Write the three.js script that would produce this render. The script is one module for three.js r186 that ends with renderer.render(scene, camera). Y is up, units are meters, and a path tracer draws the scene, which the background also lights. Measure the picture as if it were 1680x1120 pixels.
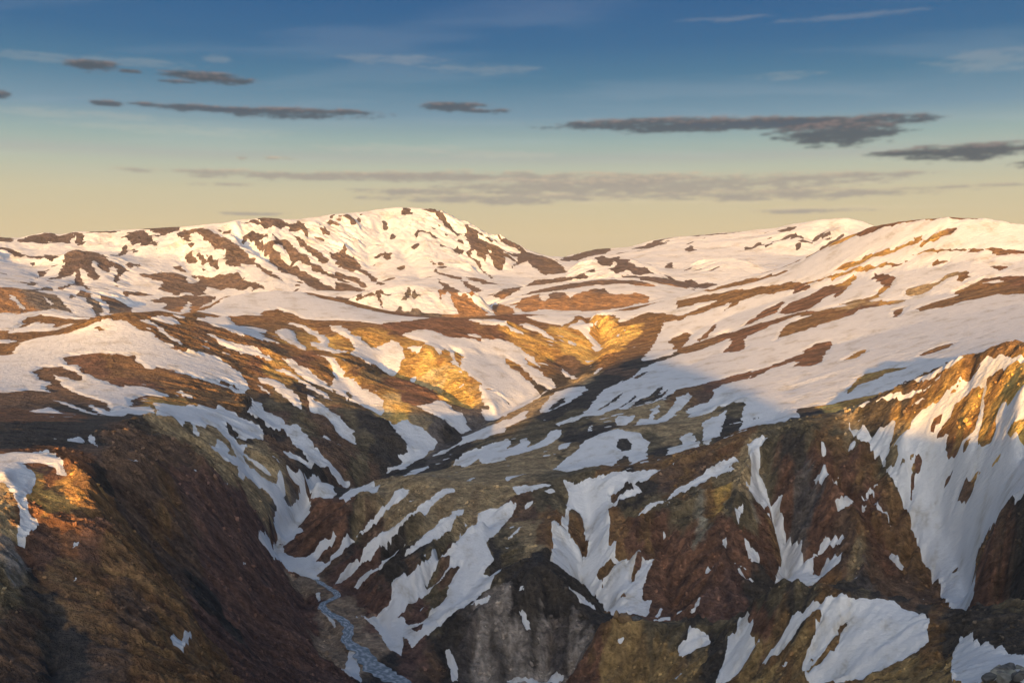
import * as THREE from 'three';

// ---------------------------------------------------------------- camera
const EYE = 300;                                    // metres above the stream
const scene = new THREE.Scene();
const camera = new THREE.PerspectiveCamera(40, 1680 / 1120, 0.5, 40000);
camera.position.set(0, EYE, 0);
camera.rotation.set(-Math.atan(120 / 1539), 0, 0);
const renderer = new THREE.WebGLRenderer({ antialias: true });
renderer.toneMapping = THREE.LinearToneMapping;
renderer.toneMappingExposure = 2.22;
renderer.shadowMap.enabled = true;
const SUN_FROM = Math.PI + THREE.MathUtils.degToRad(10.7), SUN_UP = THREE.MathUtils.degToRad(7.5);   // behind the camera, low
const sunDir = new THREE.Vector3(Math.sin(SUN_FROM) * Math.cos(SUN_UP), Math.sin(SUN_UP), -Math.cos(SUN_FROM) * Math.cos(SUN_UP));
const sun = new THREE.DirectionalLight(new THREE.Color().setRGB(1, 0.54, 0.15), 4.6);
sun.position.copy(sunDir).multiplyScalar(9000).add(new THREE.Vector3(0, 200, -3000));
sun.target.position.set(0, 200, -3000);
sun.castShadow = true; sun.shadow.mapSize.set(4096, 4096);
Object.assign(sun.shadow.camera, { left: -6000, right: 6000, top: 3000, bottom: -3000, near: 100, far: 22000 });
scene.add(sun, sun.target);

const LINES = [ // crest, rib, gully and valley lines of the land: region, then x, z, height in metres
['stream_valley',-78,-1478,33.8,-133,-1343,31.2,-167,-1269,19.9,-193,-1220,14.4,-214,-1181,14.1,-231,-1127,20.4,-241,-1073,18.5,-240,-1007,14.2,-247,-954,13.2,-222,-903,10,-190,-864,10.7,-159,-820,6.2,-164,-793,4.8,-139,-742,3.5,-107,-692,2.1,-84,-663,-0.4],
['stream_valley',-78,-1478,33.8,-41,-1569,40.2,11,-1700,47.9,73,-1849,55.1,134,-2046,69.4,171,-2143,72.5,233,-2469,88.1,253,-2628,102,230,-2941,124.4],
['rounded_hill',-125,-1264,31.1,-83,-1398,37.2,-20,-1490,56.4,64,-1639,75.4,140,-1785,83.6,259,-1983,105.1,356,-2100,115.6,514,-2191,150.7],
['rounded_hill',387,-2975,178.6,508,-3007,202.6,668,-3027,249.1,836,-2933,300,940,-2796,368.5,1007,-2666,416.7,1031,-2496,426.8,1083,-2364,430.7,1146,-2278,421.6,1214,-2186,395.7,1385,-2021,358.6],
['rounded_hill',399,-2265,123.4,570,-2434,173.7,744,-2387,238.2,882,-2232,285.6,993,-2019,313,1117,-1895,312.2],
['rounded_hill',376,-1514,130.3,474,-1580,150.9,583,-1597,175.5,713,-1543,219.9,819,-1432,249],
['rounded_hill',335,-1769,113.4,480,-1890,152.6,645,-1946,199.1,808,-1884,239,950,-1703,272.5],
['striped_hillside',376,-1514,130.3,260,-1396,116.9,191,-1316,102.2,116,-1315,91.1,50,-1269,74.8,-33,-1240,58.6,-100,-1211,35.9],
['striped_hillside',381,-1264,134.2,308,-1222,132.5,235,-1156,110.9,152,-1160,104.2,82,-1137,86.9,15,-1130,73.2,-37,-1109,62.5,-88,-1117,49.1],
['striped_hillside',289,-1298,109.2,210,-1232,98.5,137,-1227,89.5,71,-1193,74.8,8,-1180,66.3],
['striped_hillside',307,-1088,122.2,235,-1054,110.2,179,-1050,97,109,-1039,87.2,41,-1049,72.6],
['cliff_ridge',448,-614,252.1,424,-678,252.4,408,-746,240.9,399,-784,231.1,385,-819,219,361,-862,190.3,329,-896,162.3,313,-908,155.2],
['brown_pyramid_hill',313,-908,155.2,291,-904,153.3,275,-909,146.5,248,-922,135.1],
['ribbed_ridge',248,-922,135.1,221,-934,122.4,162,-946,103.1,120,-958,95,57,-968,83,6,-975,76.3,-45,-984,72.3,-100,-1015,74.6,-137,-1041,59.8,-193,-1083,37.8,-224,-1062,33],
['rounded_hill',610,-975,224,543,-991,216.2,498,-1003,204,459,-1033,177.5,423,-1059,156.3,367,-1037,138.7,312,-1034,133.7,275,-1075,117],
['cliff_ridge',338,-804,152.6,338,-778,126.3,341,-737,100.8,335,-691,80.4,318,-637,63],
['cliff_ridge',390,-795,204.2,367,-751,182.1,354,-717,149.3],
['cliff_ridge',385,-701,217.7,368,-676,193.9,358,-648,164],
['dark_rib_hill',343,-492,196.6,316,-527,182.2,310,-560,165.6,306,-579,143.5,312,-607,115.5,312,-618,84.9],
['dark_rib_hill',298,-521,109.8,301,-565,93.7],
['brown_pyramid_hill',322,-883,148.6,323,-832,130.9,321,-771,101.9,322,-741,84.6,318,-704,67,315,-672,54.6],
['brown_pyramid_hill',291,-904,152.1,274,-824,127,282,-762,103.3,276,-717,82,270,-665,59.3],
['brown_pyramid_hill',260,-859,119.5,255,-803,83,250,-737,45.9],
['red_pyramid_hill',239,-907,124.6,233,-878,98.1,235,-836,74.1,237,-785,45.3,228,-762,34.8],
['red_pyramid_hill',248,-919,133.8,219,-863,114.2,196,-815,100.5,170,-743,74.1,141,-684,45.6],
['red_pyramid_hill',198,-821,98.9,152,-822,80,115,-827,69.7,83,-831,61.9],
['ribbed_ridge',72,-955,77,76,-902,50.1,69,-865,36.8,60,-816,24.2,80,-748,15.6],
['red_pyramid_hill',114,-777,48,109,-714,29.5],
['ribbed_ridge',154,-897,87.6,197,-878,100.9,230,-896,117.8],
['dark_gable_ridge',60,-960,74.6,38,-889,62.6,29,-821,55.7,22,-765,54.5],
['dark_gable_ridge',22,-765,54.5,-20,-738,33,-53,-720,14.3,-83,-697,4.2],
['dark_gable_ridge',22,-765,54.5,49,-743,35.5,78,-708,24],
['dark_gable_ridge',-63,-672,-4.7,-28,-683,-9.8,9,-684,-10.1,46,-678,-7.6],
['ribbed_ridge',-90,-911,66,-133,-871,41,-181,-866,13],
['ribbed_ridge',-115,-968,63,-159,-939,24,-194,-912,9],
['ribbed_ridge',-66,-956,64,-119,-897,32,-161,-867,10],
['ribbed_ridge',-53,-906,66,-109,-845,36,-161,-833,14],
['ribbed_ridge',-47,-917,57,-88,-881,32,-145,-837,9],
['ribbed_ridge',-26,-877,64,-81,-811,37,-123,-768,14],
['ribbed_ridge',0,-926,62,-24,-895,46,-62,-847,28,-89,-743,7],
['ribbed_ridge',23,-888,60,0,-816,49,-41,-765,23],
['ribbed_ridge',-140,-966,68,-173,-932,48,-201,-920,17],
['ochre_bluff_mountain',-369,-929,151.1,-328,-908,132.3,-277,-914,98.9,-249,-943,57.8,-245,-969,26.1],
['ochre_bluff_mountain',-465,-651,193.6,-396,-718,181.6,-350,-720,173.8,-342,-789,165.7,-369,-929,151.1],
['ochre_bluff_mountain',-339,-495,200.9,-295,-534,194.3,-269,-525,195,-243,-505,195,-228,-490,192.2],
['ochre_bluff_mountain',-225,-485,193.2,-207,-457,181.9,-174,-430,163.4,-148,-410,144.5,-130,-391,122.7],
['ochre_bluff_mountain',-255,-464,199.4,-232,-432,189.1,-218,-407,178.9,-198,-376,170.3,-174,-338,162.7,-163,-321,154.6],
['ochre_bluff_mountain',-273,-419,200.9,-237,-417,190,-214,-384,183.1,-189,-341,173,-169,-307,162.6],
['ochre_bluff_mountain',-252,-588,152.1,-210,-585,110,-162,-578,60.4,-138,-543,54],
['ochre_bluff_mountain',-278,-631,180.8,-253,-642,167.3,-224,-663,120.7,-187,-685,63.8,-141,-688,-0.9],
['ochre_bluff_mountain',-255,-758,145.7,-237,-780,104.9,-223,-820,47.8,-182,-779,10.1],
['ochre_bluff_mountain',-243,-929,12.5,-208,-870,4.6,-168,-790,-10.4,-137,-732,-15.3,-118,-702,-18.4],
['foreground_ridge',26,-424,107.7,33,-427,116.3,42,-430,130.5,49,-429,137,57,-428,137.1,69,-424,138,81,-420,138.4,90,-410,141.7,97,-393,152.3,102,-382,161.9,108,-362,174.9,115,-346,182.9,125,-335,184.8,133,-328,184.2,141,-320,184,148,-309,185.3,151,-302,186.9,156,-293,191.4,163,-285,195.6,179,-253,208.3],
['foreground_ridge',34,-417,110.8,52,-409,114.4,69,-394,121.1,86,-355,138.9,99,-320,154.7,112,-298,164.8,123,-277,174.2],
['foreground_ridge',123,-263,180.8,135,-281,183.8],
['foreground_ridge',111,-230,195.7,102,-189,214.2,99,-168,224.8],
['foreground_ridge',136,-268,193.1,142,-253,198.9],
['brown_patched_hill',-1045,-1404,163,-889,-1622,155.5,-852,-1676,173.7,-802,-1711,182.2,-769,-1738,207.6,-735,-1752,219.4,-717,-1792,216.4,-703,-1872,217.5,-652,-1891,201.9,-529,-1846,170.6,-432,-1696,134.5,-333,-1565,99.9,-271,-1475,86.1,-198,-1406,68.2,-147,-1332,34.4],
['brown_patched_hill',-715,-1760,215.6,-643,-1660,192.3,-558,-1585,164,-509,-1559,147.8,-445,-1547,126.6,-367,-1537,111.6,-296,-1409,86.3,-253,-1326,65.6,-204,-1294,43.7,-157,-1270,29.8],
['brown_patched_hill',-655,-1065,161.1,-567,-1170,147.3,-578,-1384,155.8,-433,-1226,132,-393,-1364,108.5],
['brown_patched_hill',-551,-894,165.7,-501,-979,156,-445,-1028,146.9,-394,-1038,140.6],
['brown_patched_hill',-424,-1439,112.2,-380,-1399,102.7,-300,-1316,84.8,-244,-1236,56.8,-207,-1197,35.7],
['brown_patched_hill',-391,-1271,117.4,-366,-1268,111.9,-321,-1213,87.9,-288,-1160,71.9,-245,-1154,55.2],
['brown_patched_hill',-315,-1064,94.2,-286,-1062,89.7,-262,-1074,74.5,-231,-1096,51.5,-204,-1137,27.8],
['brown_patched_hill',-420,-1637,123,-343,-1563,103.3,-263,-1431,81.1,-196,-1356,55.8],
['brown_patched_hill',-307,-1417,85.1,-259,-1361,61.3,-220,-1312,50.7],
['brown_patched_hill',-378,-1358,97.7,-302,-1244,74.3,-239,-1171,49.4,-208,-1177,22.9],
['brown_patched_hill',-358,-1187,105.9,-312,-1143,87.3,-273,-1122,69.5,-241,-1145,47.3],
['stream_valley',-407,-1108,132.1,-362,-1081,121.8,-313,-1034,102.1,-292,-1014,80.3,-270,-999,55.4,-246,-992,30.5],
['ochre_cliff_plateau',-392,-1859,136.8,-327,-1790,127.6,-260,-1660,99.8,-220,-1575,84.1,-150,-1493,65.8,-85,-1437,46.8],
['ochre_cliff_plateau',-333,-1728,106.3,-239,-1521,74.4,-179,-1439,53.3,-134,-1353,36.4],
['ochre_cliff_plateau',-329,-1800,129,-264,-1811,98.3,-154,-1683,79.3,-72,-1578,56.5,-28,-1540,45.2],
['ochre_cliff_plateau',-193,-2041,138.2,-148,-1974,113.7,-62,-1779,79.6,-26,-1600,57.5],
['ochre_cliff_plateau',-386,-2115,155.8,-338,-2255,165.4,-225,-2470,167.1,-116,-2547,164.5,-16,-2450,156.9],
['ochre_cliff_plateau',-35,-2150,97.2,28,-1980,80.8,51,-1869,68.4,69,-1819,61.5],
['ochre_cliff_plateau',-70,-2149,104.3,0,-1920,74.8,23,-1760,58.8],
['ochre_cliff_plateau',24,-2180,92.9,79,-2008,77.6,105,-1897,60],
['ochre_cliff_plateau',0,-2400,131.7,50,-2199,96.8,99,-2098,78.7,138,-1925,66.6],
['ochre_cliff_plateau',16,-2500,137.7,100,-2348,106.2,166,-2174,76.4],
['gold_butte_plateau',170,-2614,133.7,254,-2688,150,299,-2704,154.5,312,-2662,135.9],
['gold_butte_plateau',327,-2579,141,378,-2421,135,334,-2326,118.6,243,-2187,100.9,184,-2162,74.8],
['gold_butte_plateau',-123,-2697,158.3,-18,-2800,163.9,74,-2849,161.5,167,-2845,154.3,283,-2906,162.5,387,-2975,178.6],
['snowy_back_hill',-766,-2222,189.1,-842,-2618,198.2,-849,-2752,212.7,-807,-2890,225.2,-756,-2986,234.3,-664,-3008,226,-537,-2952,204.4,-374,-2876,169.5,-254,-2788,155.3,-123,-2697,158.3],
['snowy_back_hill',-709,-2135,161.4,-603,-2375,169.1,-459,-2203,142.6,-386,-2115,155.8],
['snowy_back_hill',-1549,-2089,191.7,-1247,-2282,184.6,-1199,-2363,191.2,-1048,-2270,183.7,-947,-2205,182.7],
['orange_foothill',-752,-4132,126,-689,-4244,190.1,-580,-4261,217.3,-471,-4274,230.9,-334,-4287,211.3,-193,-4246,184.6,-92,-4049,108.4],
['orange_foothill',-559,-3910,130.2,-349,-3834,103.6,-152,-3897,100.4],
['banded_foothill',-195,-4996,131.8,34,-5200,192.4,309,-5291,221.3,557,-5371,247.9,762,-5346,244.7,929,-5116,200.7],
['banded_foothill',-109,-4199,95.9,28,-4250,98.9,307,-4289,111,595,-4360,136.2,749,-4437,162.1],
['banded_foothill',60,-4600,145.1,274,-4692,178.5,557,-4768,189,664,-4653,179.6],
['rust_foothill',-2853,-3860,250.1,-2297,-4215,223.7,-2168,-4282,194.7,-1968,-4268,161.8,-1859,-4207,128.3],
['rust_foothill',-2501,-3374,135.9,-1990,-3642,118.2,-1822,-3784,98.8,-1691,-4062,94.6],
['snowy_mountain_range',-1997,-4801,104,-1512,-5288,104.8,-984,-5411,149.4,-507,-5577,191.8],
['snowy_mountain_range',-4863,-6603,533.9,-3911,-7207,541.4,-3803,-7265,529.3,-3735,-7412,572.1,-3669,-7445,587.6,-3600,-7479,560.1,-3500,-7526,585.9,-3297,-7508,590.1,-3005,-7629,614.3,-2710,-7633,639,-2457,-7613,652.7,-2358,-7645,668.9,-2157,-7600,700.8,-1974,-7650,723,-1810,-7793,701,-1658,-8031,733.8,-1493,-8266,778.3,-1315,-8499,808.1,-1112,-8629,860,-975,-8645,861.1,-837,-8660,850.9,-671,-8674,796.4,-449,-8688,691.4,-222,-8597,588,0,-8500,491.8,161,-8298,428.5,341,-8093,373.1,466,-7986,320.6],
['snowy_mountain_range',-2798,-5533,242.8,-2810,-5861,300,-2839,-6179,395.7,-2809,-6248,416.8,-2682,-6140,387.1,-2451,-5912,300,-2217,-5468,193.9],
['snowy_mountain_range',-2826,-6240,412.7,-2474,-5356,196.1],
['snowy_mountain_range',-3440,-6325,340.8,-3157,-6248,300],
['snowy_mountain_range',-2849,-7476,588.8,-2601,-7459,597.8,-2335,-7232,579.4,-2052,-6901,495.7,-1592,-6302,300,-1144,-5686,171.2],
['snowy_mountain_range',-1964,-7238,570.4,-1629,-6808,431.7,-1222,-6282,259.4,-908,-5830,149.1],
['snowy_mountain_range',-2096,-7201,462.5,-1516,-6321,271.4,-1037,-5707,152.3],
['snowy_mountain_range',-2681,-6682,386.2,-2381,-6689,386.3,-2013,-5970,215.1,-1688,-5653,172],
['snowy_mountain_range',-828,-8560,833.7,-686,-8171,694.3,-478,-7785,550.8,-239,-7396,433.6,-67,-6900,291.1],
['snowy_mountain_range',-1100,-8529,820.8,-1164,-8016,661.1,-1165,-7510,493.6,-1038,-6821,300],
['snowy_mountain_range',-1423,-7872,644.6,-1195,-7100,391.6,-890,-6237,211.3],
['snowy_mountain_range',-909,-8049,662.6,-833,-7152,392.3,-610,-6270,218.9],
['snowy_mountain_range',24,-7300,318.9,172,-7598,417.6,287,-7394,347.7,417,-6988,259.4],
['snowy_mountain_range',-264,-6795,256.1,43,-6600,236,367,-6289,218.7],
['snow_cone_hill',400,-6488,249.7,592,-6774,352.5,749,-6809,374.7,873,-6744,365.3,1008,-6219,259.8],
['snow_cone_hill',1155,-6600,265.9,1256,-6683,300,1441,-6850,370.7,1588,-6817,392.4,1645,-6598,351.1,1673,-6074,241.1],
['snow_cone_hill',609,-5868,216.5,1124,-5588,173.5,1491,-5605,191.2],
['snow_plateau_mountain',454,-10790,355.7,509,-10488,374.5,678,-10478,448.7,947,-10457,515.8,1281,-10422,528.5,1478,-10395,581.4,1740,-10355,640.2,2062,-10296,664.7,2378,-10227,688.6,2626,-10166,712.3,2839,-10109,729.5,2932,-9874,763.8,3157,-9594,799.9,3344,-9424,809.1,3478,-9376,782.5,3612,-9325,696.2,4407,-8976,618],
['snow_plateau_mountain',2762,-9298,671.2,2830,-8754,525.7],
['snow_plateau_mountain',1542,-9171,489.2,2041,-8765,458.3,2482,-8338,407.6,2897,-7991,377.4],
['snow_plateau_mountain',639,-8977,346.4,1130,-8727,384.5],
['brown_pyramid_hill',285,-814,107.3,297,-748,82.6,302,-703,62.3],
['red_pyramid_hill',149,-801,67.1,130,-754,40,129,-716,28.4],
['ochre_bluff_mountain',-246,-644,151.7,-217,-655,105.2,-178,-667,47.3],
['stream_valley',-165,-852,8,-135,-808,6.5,-105,-751,5,-88,-709,4,-72,-674,3],
['',-18,-24,276,0,-30,276,18,-24,276],
['',-37,-47,258,0,-60,258,37,-47,258],
['',-61,-79,238,0,-100,238,61,-79,238],
['',-92,-119,216,0,-150,216,92,-119,216],
['',-153,-198,170,-83,-236,160,10,-250,160,72,-240,170],
['',-30,-329,120,34,-328,122,75,-280,150],
['',40,-518,60,87,-513,64,129,-483,75,164,-451,85,201,-436,85,224,-402,95],
['',66,-637,28,146,-623,32,215,-592,38,271,-580,38,263,-471,60],
['',-72,-555,10,-15,-560,4,32,-539,20],
['',-76,-615,4,-24,-620,-3,35,-599,5],
['',-276,-1930,86,-163,-1793,60,-75,-1658,47],
['',88,-2248,75,139,-2145,68],
['',-1310,-1768,150,-1054,-1931,152,-922,-1998,150],
['',-2024,-2732,40,-1629,-2984,40,-1192,-3397,30,-662,-3640,30,-150,-3297,80,136,-3497,75,464,-3570,80,1004,-3769,110],
['',-877,-4821,70,-444,-4880,85,-122,-4698,85],
['',115,-5899,140,610,-5868,150],
['',1171,-7509,260,1905,-7151,270],
['',1548,-3904,180,1770,-3363,200,2042,-2965,240],
['',-3436,-6779,420,-2880,-6925,420],
['',-7340,-9493,360,0,-12000,360,7340,-9493,360],
['',-9114,-11787,150,0,-14900,150,9114,-11787,150],
];
const PATCHES = [ // outlines of snow (1) and of bare ground in the snow (0) on the land: kind, place, then x, z in metres
[0,'far',-4619,-6744,-4518,-6812,-4417,-6883,-4311,-6951,-4201,-7017,-4088,-7084,-3972,-7150,-3882,-7270,-3794,-7188,-3700,-6981,-3797,-6875,-3882,-6759,-3963,-6643,-4046,-6540,-4136,-6455,-4237,-6391,-4352,-6352],
[0,'far',-3704,-7045,-3791,-7365,-3682,-7370,-3679,-7445,-3620,-7439,-3535,-7361,-3515,-7524,-3376,-7272,-3362,-7125,-3440,-7063,-3519,-7164,-3463,-7016,-3502,-7004,-3575,-7060,-3616,-6992],
[0,'far',-3486,-7495,-3402,-7453,-3289,-7202,-3223,-7139,-3198,-7015,-3246,-7038,-3351,-7235],
[0,'far',-3402,-7453,-3314,-7546,-3179,-7536,-3085,-7542,-3152,-7469,-3258,-7417],
[0,'far',-3039,-7469,-2939,-7500,-2795,-7290,-2695,-7046,-2643,-7008,-2537,-6800,-2647,-6979,-2702,-6926,-2798,-7096,-2825,-7010,-2926,-7186],
[0,'far',-3011,-7604,-2868,-7660,-2670,-7660,-2652,-7514,-2678,-7359,-2817,-7434],
[0,'far',-2637,-7423,-2623,-7522,-2493,-7424,-2270,-7172,-2154,-6994,-1939,-6713,-1762,-6429,-1465,-5947,-1418,-5856,-1541,-5993,-1731,-6315,-1808,-6297,-1789,-6136,-1860,-6196,-1966,-6462,-1998,-6619,-2081,-6611,-2156,-6804,-2275,-6948,-2387,-7105,-2412,-7040,-2327,-6876,-2380,-6901,-2495,-7106,-2555,-7189],
[0,'far',-2324,-6715,-2307,-6750,-2201,-6541,-2153,-6394,-2199,-6429,-2279,-6582],
[0,'far',-2211,-6635,-2169,-6617,-2062,-6348,-2093,-6338,-2159,-6476],
[0,'far',-2120,-6552,-2056,-6483,-1963,-6292,-1939,-6193,-1992,-6233,-2070,-6373],
[0,'far',-2710,-6411,-2922,-7099,-2827,-6919,-2696,-6510,-2642,-6280,-2660,-6195],
[0,'far',-2889,-6056,-3145,-6815,-3137,-6928,-2726,-6197,-2562,-5996,-2490,-6008,-2400,-5895,-2389,-5760,-2267,-5376,-2305,-5427,-2418,-5755,-2512,-5937,-2451,-5672,-2583,-5864,-2639,-5964,-2626,-5877,-2451,-5561,-2371,-5404,-2419,-5432,-2533,-5610,-2613,-5708,-2580,-5607,-2462,-5397,-2224,-4943,-2336,-5096,-2417,-5200,-2246,-4697,-2300,-4685,-2223,-4392,-2164,-4220,-2200,-4461,-2412,-5141,-2626,-5655,-2580,-5305,-2561,-5141,-2741,-5742],
[0,'far',-4118,-6008,-4004,-6034,-3909,-6091,-3830,-6179,-3767,-6299,-3717,-6450,-3666,-6613,-3586,-6734,-3417,-6546,-3298,-6504,-3235,-6578,-3009,-6311,-2977,-6075,-3153,-6353,-3351,-6499,-3368,-6424,-3429,-6461,-3549,-6609,-3615,-6477,-3655,-6308,-3709,-6176,-3784,-6085,-3876,-6029,-3987,-6003],
[0,'far',-3266,-6385,-3217,-6328,-2997,-5880,-3206,-6260],
[0,'far',-2898,-5734,-2888,-5839,-2815,-5678,-2538,-4975,-2836,-5634],
[0,'far',-2383,-4592,-2460,-4802,-2392,-4728,-2317,-4521],
[0,'far',-2693,-3916,-2634,-3958,-2573,-4000,-2510,-4042,-2445,-4084,-2379,-4126,-2312,-4172,-2266,-4259,-2200,-4256,-2142,-4268,-2067,-4246,-1931,-4052,-1843,-3937,-1867,-3933,-1930,-3941,-1939,-3857,-1953,-3771,-1955,-3728,-1976,-3706,-2040,-3671,-2101,-3636,-2161,-3601,-2220,-3566,-2276,-3530,-2331,-3494,-2384,-3458],
[0,'far',-2097,-4445,-2044,-4392,-2226,-4831,-2076,-4612,-1856,-4241,-1736,-3944,-1747,-3930,-1838,-4119,-1948,-4285,-2022,-4385,-1979,-4213],
[0,'far',-2126,-4702,-2066,-4678,-2101,-4903,-2032,-4887,-1802,-4446,-1717,-4213,-1748,-4072,-1899,-4406,-2044,-4652,-2053,-4582],
[0,'far',-2304,-5828,-2252,-5991,-2163,-6067,-2064,-5969,-1971,-5732,-1982,-5952,-2051,-6084,-1850,-6029,-1703,-5971,-1659,-5860,-1540,-5745,-1480,-5608,-1580,-5664,-1620,-5589,-1730,-5713,-1745,-5600,-1861,-5738,-1781,-5414,-1797,-5321,-1877,-5421,-1907,-5307,-2021,-5370,-2103,-5655,-2164,-5687,-2258,-5740],
[0,'far',-2127,-5148,-2093,-5259,-1992,-5230,-2002,-5139,-2065,-5103,-2078,-5026],
[0,'far',-1944,-5043,-1925,-5171,-1861,-5307,-1778,-5335,-1712,-5417,-1673,-5256,-1666,-5062,-1510,-4466,-1535,-4454,-1754,-5126,-1792,-5171,-1651,-4705,-1575,-4430,-1739,-4641,-1854,-5007,-1916,-4998],
[0,'far',-2284,-6335,-2232,-6342,-2179,-6210,-2209,-6162],
[0,'far',-2480,-6047,-2459,-6190,-2421,-6111,-2444,-5989],
[0,'far',-2069,-6220,-1995,-6200,-2022,-6160],
[0,'far',-2240,-7301,-2154,-7469,-2099,-7625,-1986,-7570,-2073,-7653,-1996,-7674,-1934,-7689,-1848,-7671,-1790,-7563,-1815,-7395,-1894,-7394,-1993,-7471,-2126,-7485,-2190,-7426,-2189,-7157],
[0,'far',-1983,-6816,-2074,-7294,-1982,-7306,-1877,-7202,-1811,-7065,-1920,-7132,-1841,-7004,-1732,-6806,-1602,-6630,-1486,-6433,-1308,-6176,-1181,-5939,-1003,-5722,-1074,-5642,-1165,-5612,-1293,-5863,-1452,-6166,-1550,-6242,-1738,-6712,-1901,-7001,-2026,-7234,-2042,-7121],
[0,'far',-1839,-7178,-1718,-7120,-1524,-6796,-1387,-6556,-1219,-6269,-1064,-6076,-1051,-6002,-1231,-6191,-1425,-6474,-1592,-6711,-1712,-6969],
[0,'far',-1690,-7268,-1562,-7108,-1427,-6896,-1287,-6626,-1300,-6548,-1435,-6719,-1589,-7022],
[0,'far',-1748,-7740,-1674,-7629,-1603,-7448,-1576,-7243,-1657,-7402,-1739,-7413,-1823,-7566,-1769,-7542],
[0,'far',-1543,-7506,-1490,-7605,-1426,-7399,-1478,-7377],
[0,'far',-1335,-6877,-1246,-7132,-1166,-6671,-1274,-6711],
[0,'far',-1601,-6419,-1509,-6353,-1415,-6237,-1449,-6267,-1507,-6173],
[0,'far',-1130,-8211,-1087,-8221,-1082,-8139,-1114,-8153],
[0,'far',-995,-8412,-984,-8642,-931,-8575,-868,-8324,-945,-8454,-973,-8381],
[0,'far',-809,-8660,-745,-8666,-663,-8564,-538,-8342,-408,-7897,-436,-7785,-555,-8055,-651,-8410,-751,-8523],
[0,'far',-760,-8031,-670,-7779,-571,-7568,-642,-7647,-703,-7770],
[0,'far',-418,-8439,-345,-8440,-242,-8038,-133,-7736,17,-7754,165,-8504,99,-7651,-66,-7621,-46,-7133,-89,-6832,-135,-6970,-173,-7299,-215,-7678,-186,-7192,-190,-7039,-247,-7159,-285,-7334,-314,-7280,-225,-6951,-142,-6578,-112,-6102,-206,-6814,-290,-7071,-361,-7283,-318,-7385,-384,-7755],
[0,'far',-185,-8569,-74,-8564,55,-8564,158,-8160,70,-8076,-36,-8396,-148,-8569],
[0,'far',32,-7453,161,-8272,304,-8287,382,-7374,405,-6693,316,-6655,229,-6627,180,-6953,111,-7315,63,-7265,-29,-6807,48,-7382],
[0,'far',-466,-7324,-426,-7465,-376,-7272,-401,-7145,-452,-7220],
[0,'far',-992,-7190,-934,-7219,-895,-7093,-917,-6912,-958,-6992],
[0,'far',-634,-6998,-535,-6700,-461,-6672,-483,-6581,-567,-6741],
[0,'far',-548,-6588,-467,-6359,-376,-6221,-318,-6134,-337,-6001,-460,-6261,-531,-6465],
[0,'far',-312,-6270,-244,-6281,-130,-5998,-76,-5878,-176,-5807,-261,-6042],
[0,'far',-1299,-6923,-1175,-6982,-1057,-6614,-937,-6374,-807,-5926,-830,-5904,-974,-6346,-1070,-6431,-1130,-6462,-1239,-6596],
[0,'far',-1194,-6353,-1060,-6287,-916,-5969,-949,-5927,-1058,-6116,-1159,-6163],
[0,'far',-1133,-6026,-1005,-5960,-881,-5816,-893,-5576,-1097,-5827],
[0,'far',-484,-6053,-399,-5761,-337,-5558,-278,-5361,-257,-4245,-416,-5652],
[0,'far',-325,-6006,-250,-5783,-164,-5400,-207,-5322,-300,-5773],
[0,'far',-608,-4198,-581,-4196,-538,-4109,-573,-4135,-565,-4046,-527,-3921,-561,-3985,-597,-4119],
[0,'far',-480,-4033,-466,-4143,-467,-4232,-447,-4174,-450,-4034,-460,-4006],
[0,'far',-443,-4090,-435,-4191,-401,-4114,-412,-4053],
[0,'far',-330,-4232,-423,-5758,-367,-5467,-246,-4204,-209,-4206,-161,-4123,-104,-3982,-117,-3845,-208,-3846,-241,-3979,-264,-4063,-266,-4161,-292,-4220,-305,-4142,-304,-4015],
[0,'far',-400,-3930,-371,-3892,-345,-3784,-385,-3780,-411,-3795,-473,-3826,-482,-3978,-459,-3926,-428,-3870,-417,-3928],
[0,'far',-1003,-5325,-901,-5267,-668,-4170,-641,-4052,-699,-4138],
[0,'far',19,-4394,51,-4684,134,-4764,137,-4535,165,-4473,197,-4793,256,-4727,275,-4543,345,-4695,431,-4863,483,-4853,484,-4662,560,-4619,616,-4667,667,-4535,630,-4345,566,-4358,489,-4180,395,-4148,323,-4145,239,-4247,150,-4332,55,-4260],
[0,'far',-102,-4709,-60,-4619,9,-4365,18,-4147,-34,-3958,-77,-3948],
[0,'far',-109,-5018,-12,-5415,152,-6372,306,-6426,426,-6356,556,-6279,485,-6237,325,-6267,159,-6146,44,-5065,-42,-4850],
[0,'far',42,-4795,129,-4974,266,-5125,409,-5250,582,-5280,706,-5184,775,-4976,658,-4985,544,-5033,423,-5018,275,-4882,147,-4851],
[0,'far',822,-9295,915,-9427,935,-9030,1052,-9203,829,-6622,852,-6466,912,-6396,933,-6171,794,-6123,792,-6322,732,-6272,682,-6193,676,-6388,746,-6650,727,-6736,687,-6492,624,-6569,606,-6687],
[0,'far',500,-6429,562,-6510,568,-6335,523,-6373],
[0,'far',424,-8368,552,-9847,761,-10381,946,-10443,1102,-10428,957,-9649,788,-9612,652,-9155,508,-8410],
[0,'far',1256,-9872,1375,-9964,1530,-10295,1681,-10272,1917,-10230,1913,-10207,1717,-10220,1588,-10097,1617,-9875,1423,-9568,1314,-9521],
[0,'far',1288,-7953,1367,-8016,1333,-7764,1275,-7768],
[0,'far',998,-6161,1049,-5993,1021,-5902,990,-6026],
[0,'far',714,-6120,827,-6079,983,-5982,1102,-5856,947,-5033,840,-5113,724,-5235],
[0,'far',1670,-9111,1770,-9334,1761,-8977,1672,-8810,1644,-8916],
[0,'far',2704,-9589,2820,-9633,2928,-9653,2851,-9461,2734,-9268,2673,-9403],
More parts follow.
